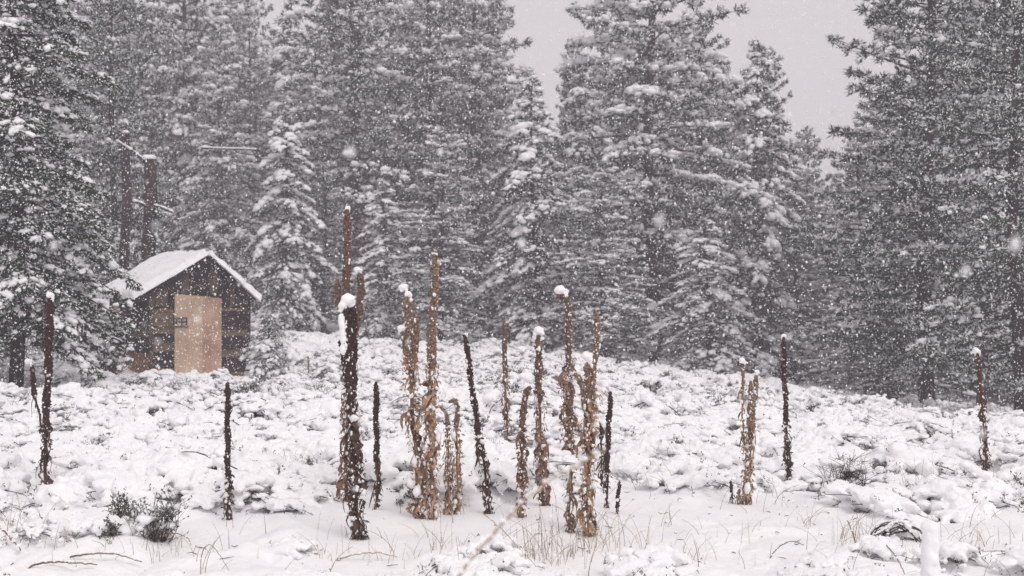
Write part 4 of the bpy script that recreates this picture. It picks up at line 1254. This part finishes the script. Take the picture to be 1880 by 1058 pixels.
def bent_stem(pts, d, w, label, m=STRAW, snow=0.5, name='bent_grass_stem', d2=None):
    P = [at(x, y, d + (d2 - d) * i / (len(pts) - 1) if d2 else d) for i, (x, y) in enumerate(pts)]
    z0 = P[0]
    root = thing(name, z0, label, 'grass stem')
    pa, L = resample([tuple(q - z0) for q in P], 22)
    pa[1:-1] += R0.normal(0, 0.002, pa[1:-1].shape)
    link('stalk', new_mesh('stalk', *tube(pa, np.linspace(w, w * 0.5, 22), 6, 0.15), m, True), root)
    if snow:
        bl = []
        for i in range(2, 21):
            if R0.random() < snow:
                r = w * R0.uniform(0.9, 1.9)
                bl += [((pa[i][0], pa[i][1], pa[i][2] + w + r * .3), (r * 1.6, r, r * .8))]
        if bl: link('snow_line', fused('stem_snow', bl, w * 0.5, SNOW, 2), root)
    return root
bent_stem([(800, 1120), (835, 1065), (900, 985), (975, 905), (1040, 862), (1112, 826)], 2.5, 0.0036, 'pale blurred grass stem slanting up through the middle, close to the viewer', snow=1.0)
bent_stem([(-20, 985), (40, 955), (120, 918), (190, 913)], 9.2, 0.006, 'long arched straw at the foot of the tall left stalk', STRAW, 0.6)
bent_stem([(40, 1060), (60, 1035), (110, 1030), (180, 1036)], 7.0, 0.007, 'snow-dusted brown straw bending low at the bottom left corner', STRAW_D, 0.8)
bent_stem([(130, 1022), (180, 1014), (225, 1018), (262, 1030)], 7.2, 0.006, 'short arched brown straw left of the bottom sage', STRAW_D, 0.6)
bent_stem([(370, 1062), (370, 1015), (385, 993), (402, 1015), (422, 1046)], 6.8, 0.0028, 'single thin straw folded into a peak below the lone stalk', STRAW_D, 0.2)
bent_stem([(300, 984), (325, 976), (350, 990), (352, 1000)], 7.6, 0.004, 'dark drooping seed straw right of the larger sagebrush', STRAW_D, 0.3)
bent_stem([(0, 965), (20, 985), (40, 1010)], 7.4, 0.006, 'dark broken twig at the left edge in the lower corner', STRAW_D, 0.5)
bent_stem([(1626, 1000), (1650, 1030), (1662, 1062)], 6.9, 0.004, 'dark straight twig leaning in the snow left of the snow-covered post', STRAW_D, 0.1)
bent_stem([(1555, 955), (1568, 990), (1575, 1015)], 7.6, 0.004, 'upright dark straw with a frayed foot in the lower right', STRAW_D, 0.1)
bent_stem([(1143, 1026), (1144, 1012), (1150, 1005), (1159, 1003)], 7.6, 0.006, 'small black crooked twig standing in the smooth snow', TWIG, 0.1, 'crooked_twig')
bent_stem([(600, 1040), (640, 1018), (690, 1012), (730, 1022)], 7.3, 0.005, 'low arched straw under snow below the forked dark stalk', STRAW, 0.5)
bent_stem([(885, 940), (920, 968), (950, 1002), (985, 1040)], 6.6, 0.003, 'thin pale straw running down from the leaning dark stalk', STRAW, 0.1)
bent_stem([(1180, 1050), (1184, 1000), (1196, 945)], 7.1, 0.0025, 'thin upright straw in the smooth snow right of the crooked twig', STRAW, 0.1)
bent_stem([(1395, 1050), (1420, 1010), (1450, 990), (1475, 1000)], 7.3, 0.004, 'curved brown straw in the lower right snow below the lone dark stalk', STRAW_D, 0.4)
bent_stem([(1705, 905), (1745, 880), (1790, 872), (1830, 890)], 10.2, 0.005, 'snowy arched twig over the wide dark bush below the reddish stalk', STRAW_D, 0.8)
bent_stem([(1600, 985), (1625, 972), (1640, 958)], 7.6, 0.006, 'dark twig lying beside the arched twig bundle', STRAW_D, 0.7)

def snow_post():
    d = 5.4
    t = at(1706, 968, d); b = at(1700, 1120, d); g = gh(b.x, b.y) - 0.1
    root = thing('post', (b.x, d, g), 'low post wholly covered in snow at the bottom right', 'post')
    H = t.z - g
    link('stake', new_mesh('stake', *tube([(0, 0, 0), (0.005, 0, H * .5), (0.01, 0, H - 0.05)], [0.026, 0.026, 0.024], 8, 0.08), BARK), root)
    bl = []
    for z in np.linspace(0.0, H, 34):
        for _ in range(4):
            th = R0.uniform(0, 6.28); r = R0.uniform(0.024, 0.031)
            ww_ = 0.015 + 0.004 * math.sin(z * 17) ; bl.append(((0.01 + 0.01 * (z - .2) + ww_ * math.cos(th), ww_ * math.sin(th) - 0.008, z), (r, r, r * 1.2)))
    bl.append(((0.01, 0, H), (0.042, 0.04, 0.035)))
    link('snow_cover', fused('post_snow', bl, 0.009, SNOW, 4), root)
snow_post()

def twig_arch():
    d = 7.7
    c = at(1652, 985, d); c.z = gh(c.x, c.y)
    root = thing('twig_bundle', c, 'bundle of dark twigs bowed into low arches beside the snow-covered post', 'twigs')
    bl = []
    rng = np.random.default_rng(9)
    for i in range(15):
        w = rng.uniform(0.09, 0.17); h = rng.uniform(0.02, 0.13); y = rng.uniform(-0.05, 0.06); ox = rng.uniform(-.06, .05); e = rng.uniform(-.02, .05, 5)
        P = [(ox - w, y, -0.02), (ox - w * .8, y, h * .6 + e[0]), (ox + e[4], y + .01, h * 1.0 + e[1]), (ox + w * .7, y, h * .55 + e[2]), (ox + w * 1.1, y, -0.02)]
        pa, _ = resample(P, 14)
        link('twig', new_mesh('twig', *tube(pa, 0.0035, 4, 0.1), TWIG, True), root)
        if i % 3 == 0:
            for j in range(3, 11):
                r = rng.uniform(0.008, 0.018); bl.append(((pa[j][0], pa[j][1], pa[j][2] + r * .6), (r * 1.5, r, r * .8)))
    for _ in range(10):
        r = rng.uniform(0.02, 0.04); bl.append(((rng.uniform(-.1, .1), rng.uniform(0, .1), rng.uniform(0.0, 0.06)), (r * 1.4, r, r * .7)))
    link('snow_load', fused('arch_snow', bl, 0.007, SNOW, 3), root)
twig_arch()

# ------------------------------------------------------------------ falling snow
def falling_snow():
    rng = np.random.default_rng(99)
    N = 125000
    r = (rng.uniform(1.0 ** 3, 34.0 ** 3, N)) ** (1 / 3)
    n2 = 120000
    r = np.concatenate([r, rng.uniform(7.0 ** 2, 19 ** 2, n2) ** 0.5, rng.uniform(1.2, 4.2, 550)])
    n = len(r)
    x = rng.uniform(-0.60, 0.60, n) * r; z = CAM_H + rng.uniform(-0.26, 0.36, n) * r
    P = np.stack([x, r, z], -1)
    gust = vnoise(x * 0.5 + z * 0.35, r * 0.30 - z * 0.4, 57) * 0.6 + vnoise(x * 1.3 + z, r * 0.8 - z, 58) * 0.4   # snow comes in gusts
    P = P[(z > base_h(x, r) + 0.05) & (rng.random(n) < np.clip(gust * 1.9 - 0.1, 0.2, 1))]
    n = len(P)
    sz = np.clip(rng.lognormal(math.log(0.0042), 0.38, n), 0.0019, 0.0105) * np.interp(P[:, 1], (1, 3, 6, 9), (0.9, 0.55, 0.7, 1.0))
    S = np.stack([sz * rng.uniform(.8, 1.3, n), sz * rng.uniform(.8, 1.3, n), sz * rng.uniform(.9, 1.6, n)], -1)
    V, T = scatter(OCT, P, S, rng.uniform(0, 6.28, n), 0.25, rng, tilt=rng.uniform(-0.6, 0.6, n))
    tag(link('falling_snow', new_mesh('falling_snow', V, T, FLAKE, True)), kind='stuff')
falling_snow()

# ------------------------------------------------------------------ haze
def haze():
    V, T = box_vt((-170, -170, -7.5), (170, 170, 32))
    m = bpy.data.materials.new('haze'); m.use_nodes = True
    nt = m.node_tree; nt.nodes.clear()
    out = nt.nodes.new('ShaderNodeOutputMaterial'); v = nt.nodes.new('ShaderNodeVolumePrincipled')
    v.inputs['Color'].default_value = (0.94, 0.895, 0.985, 1)
    v.inputs['Density'].default_value = 0.0038
    nt.links.new(v.outputs[0], out.inputs['Volume'])
    tag(link('haze', new_mesh('haze', V, T, m)), kind='stuff')
haze()
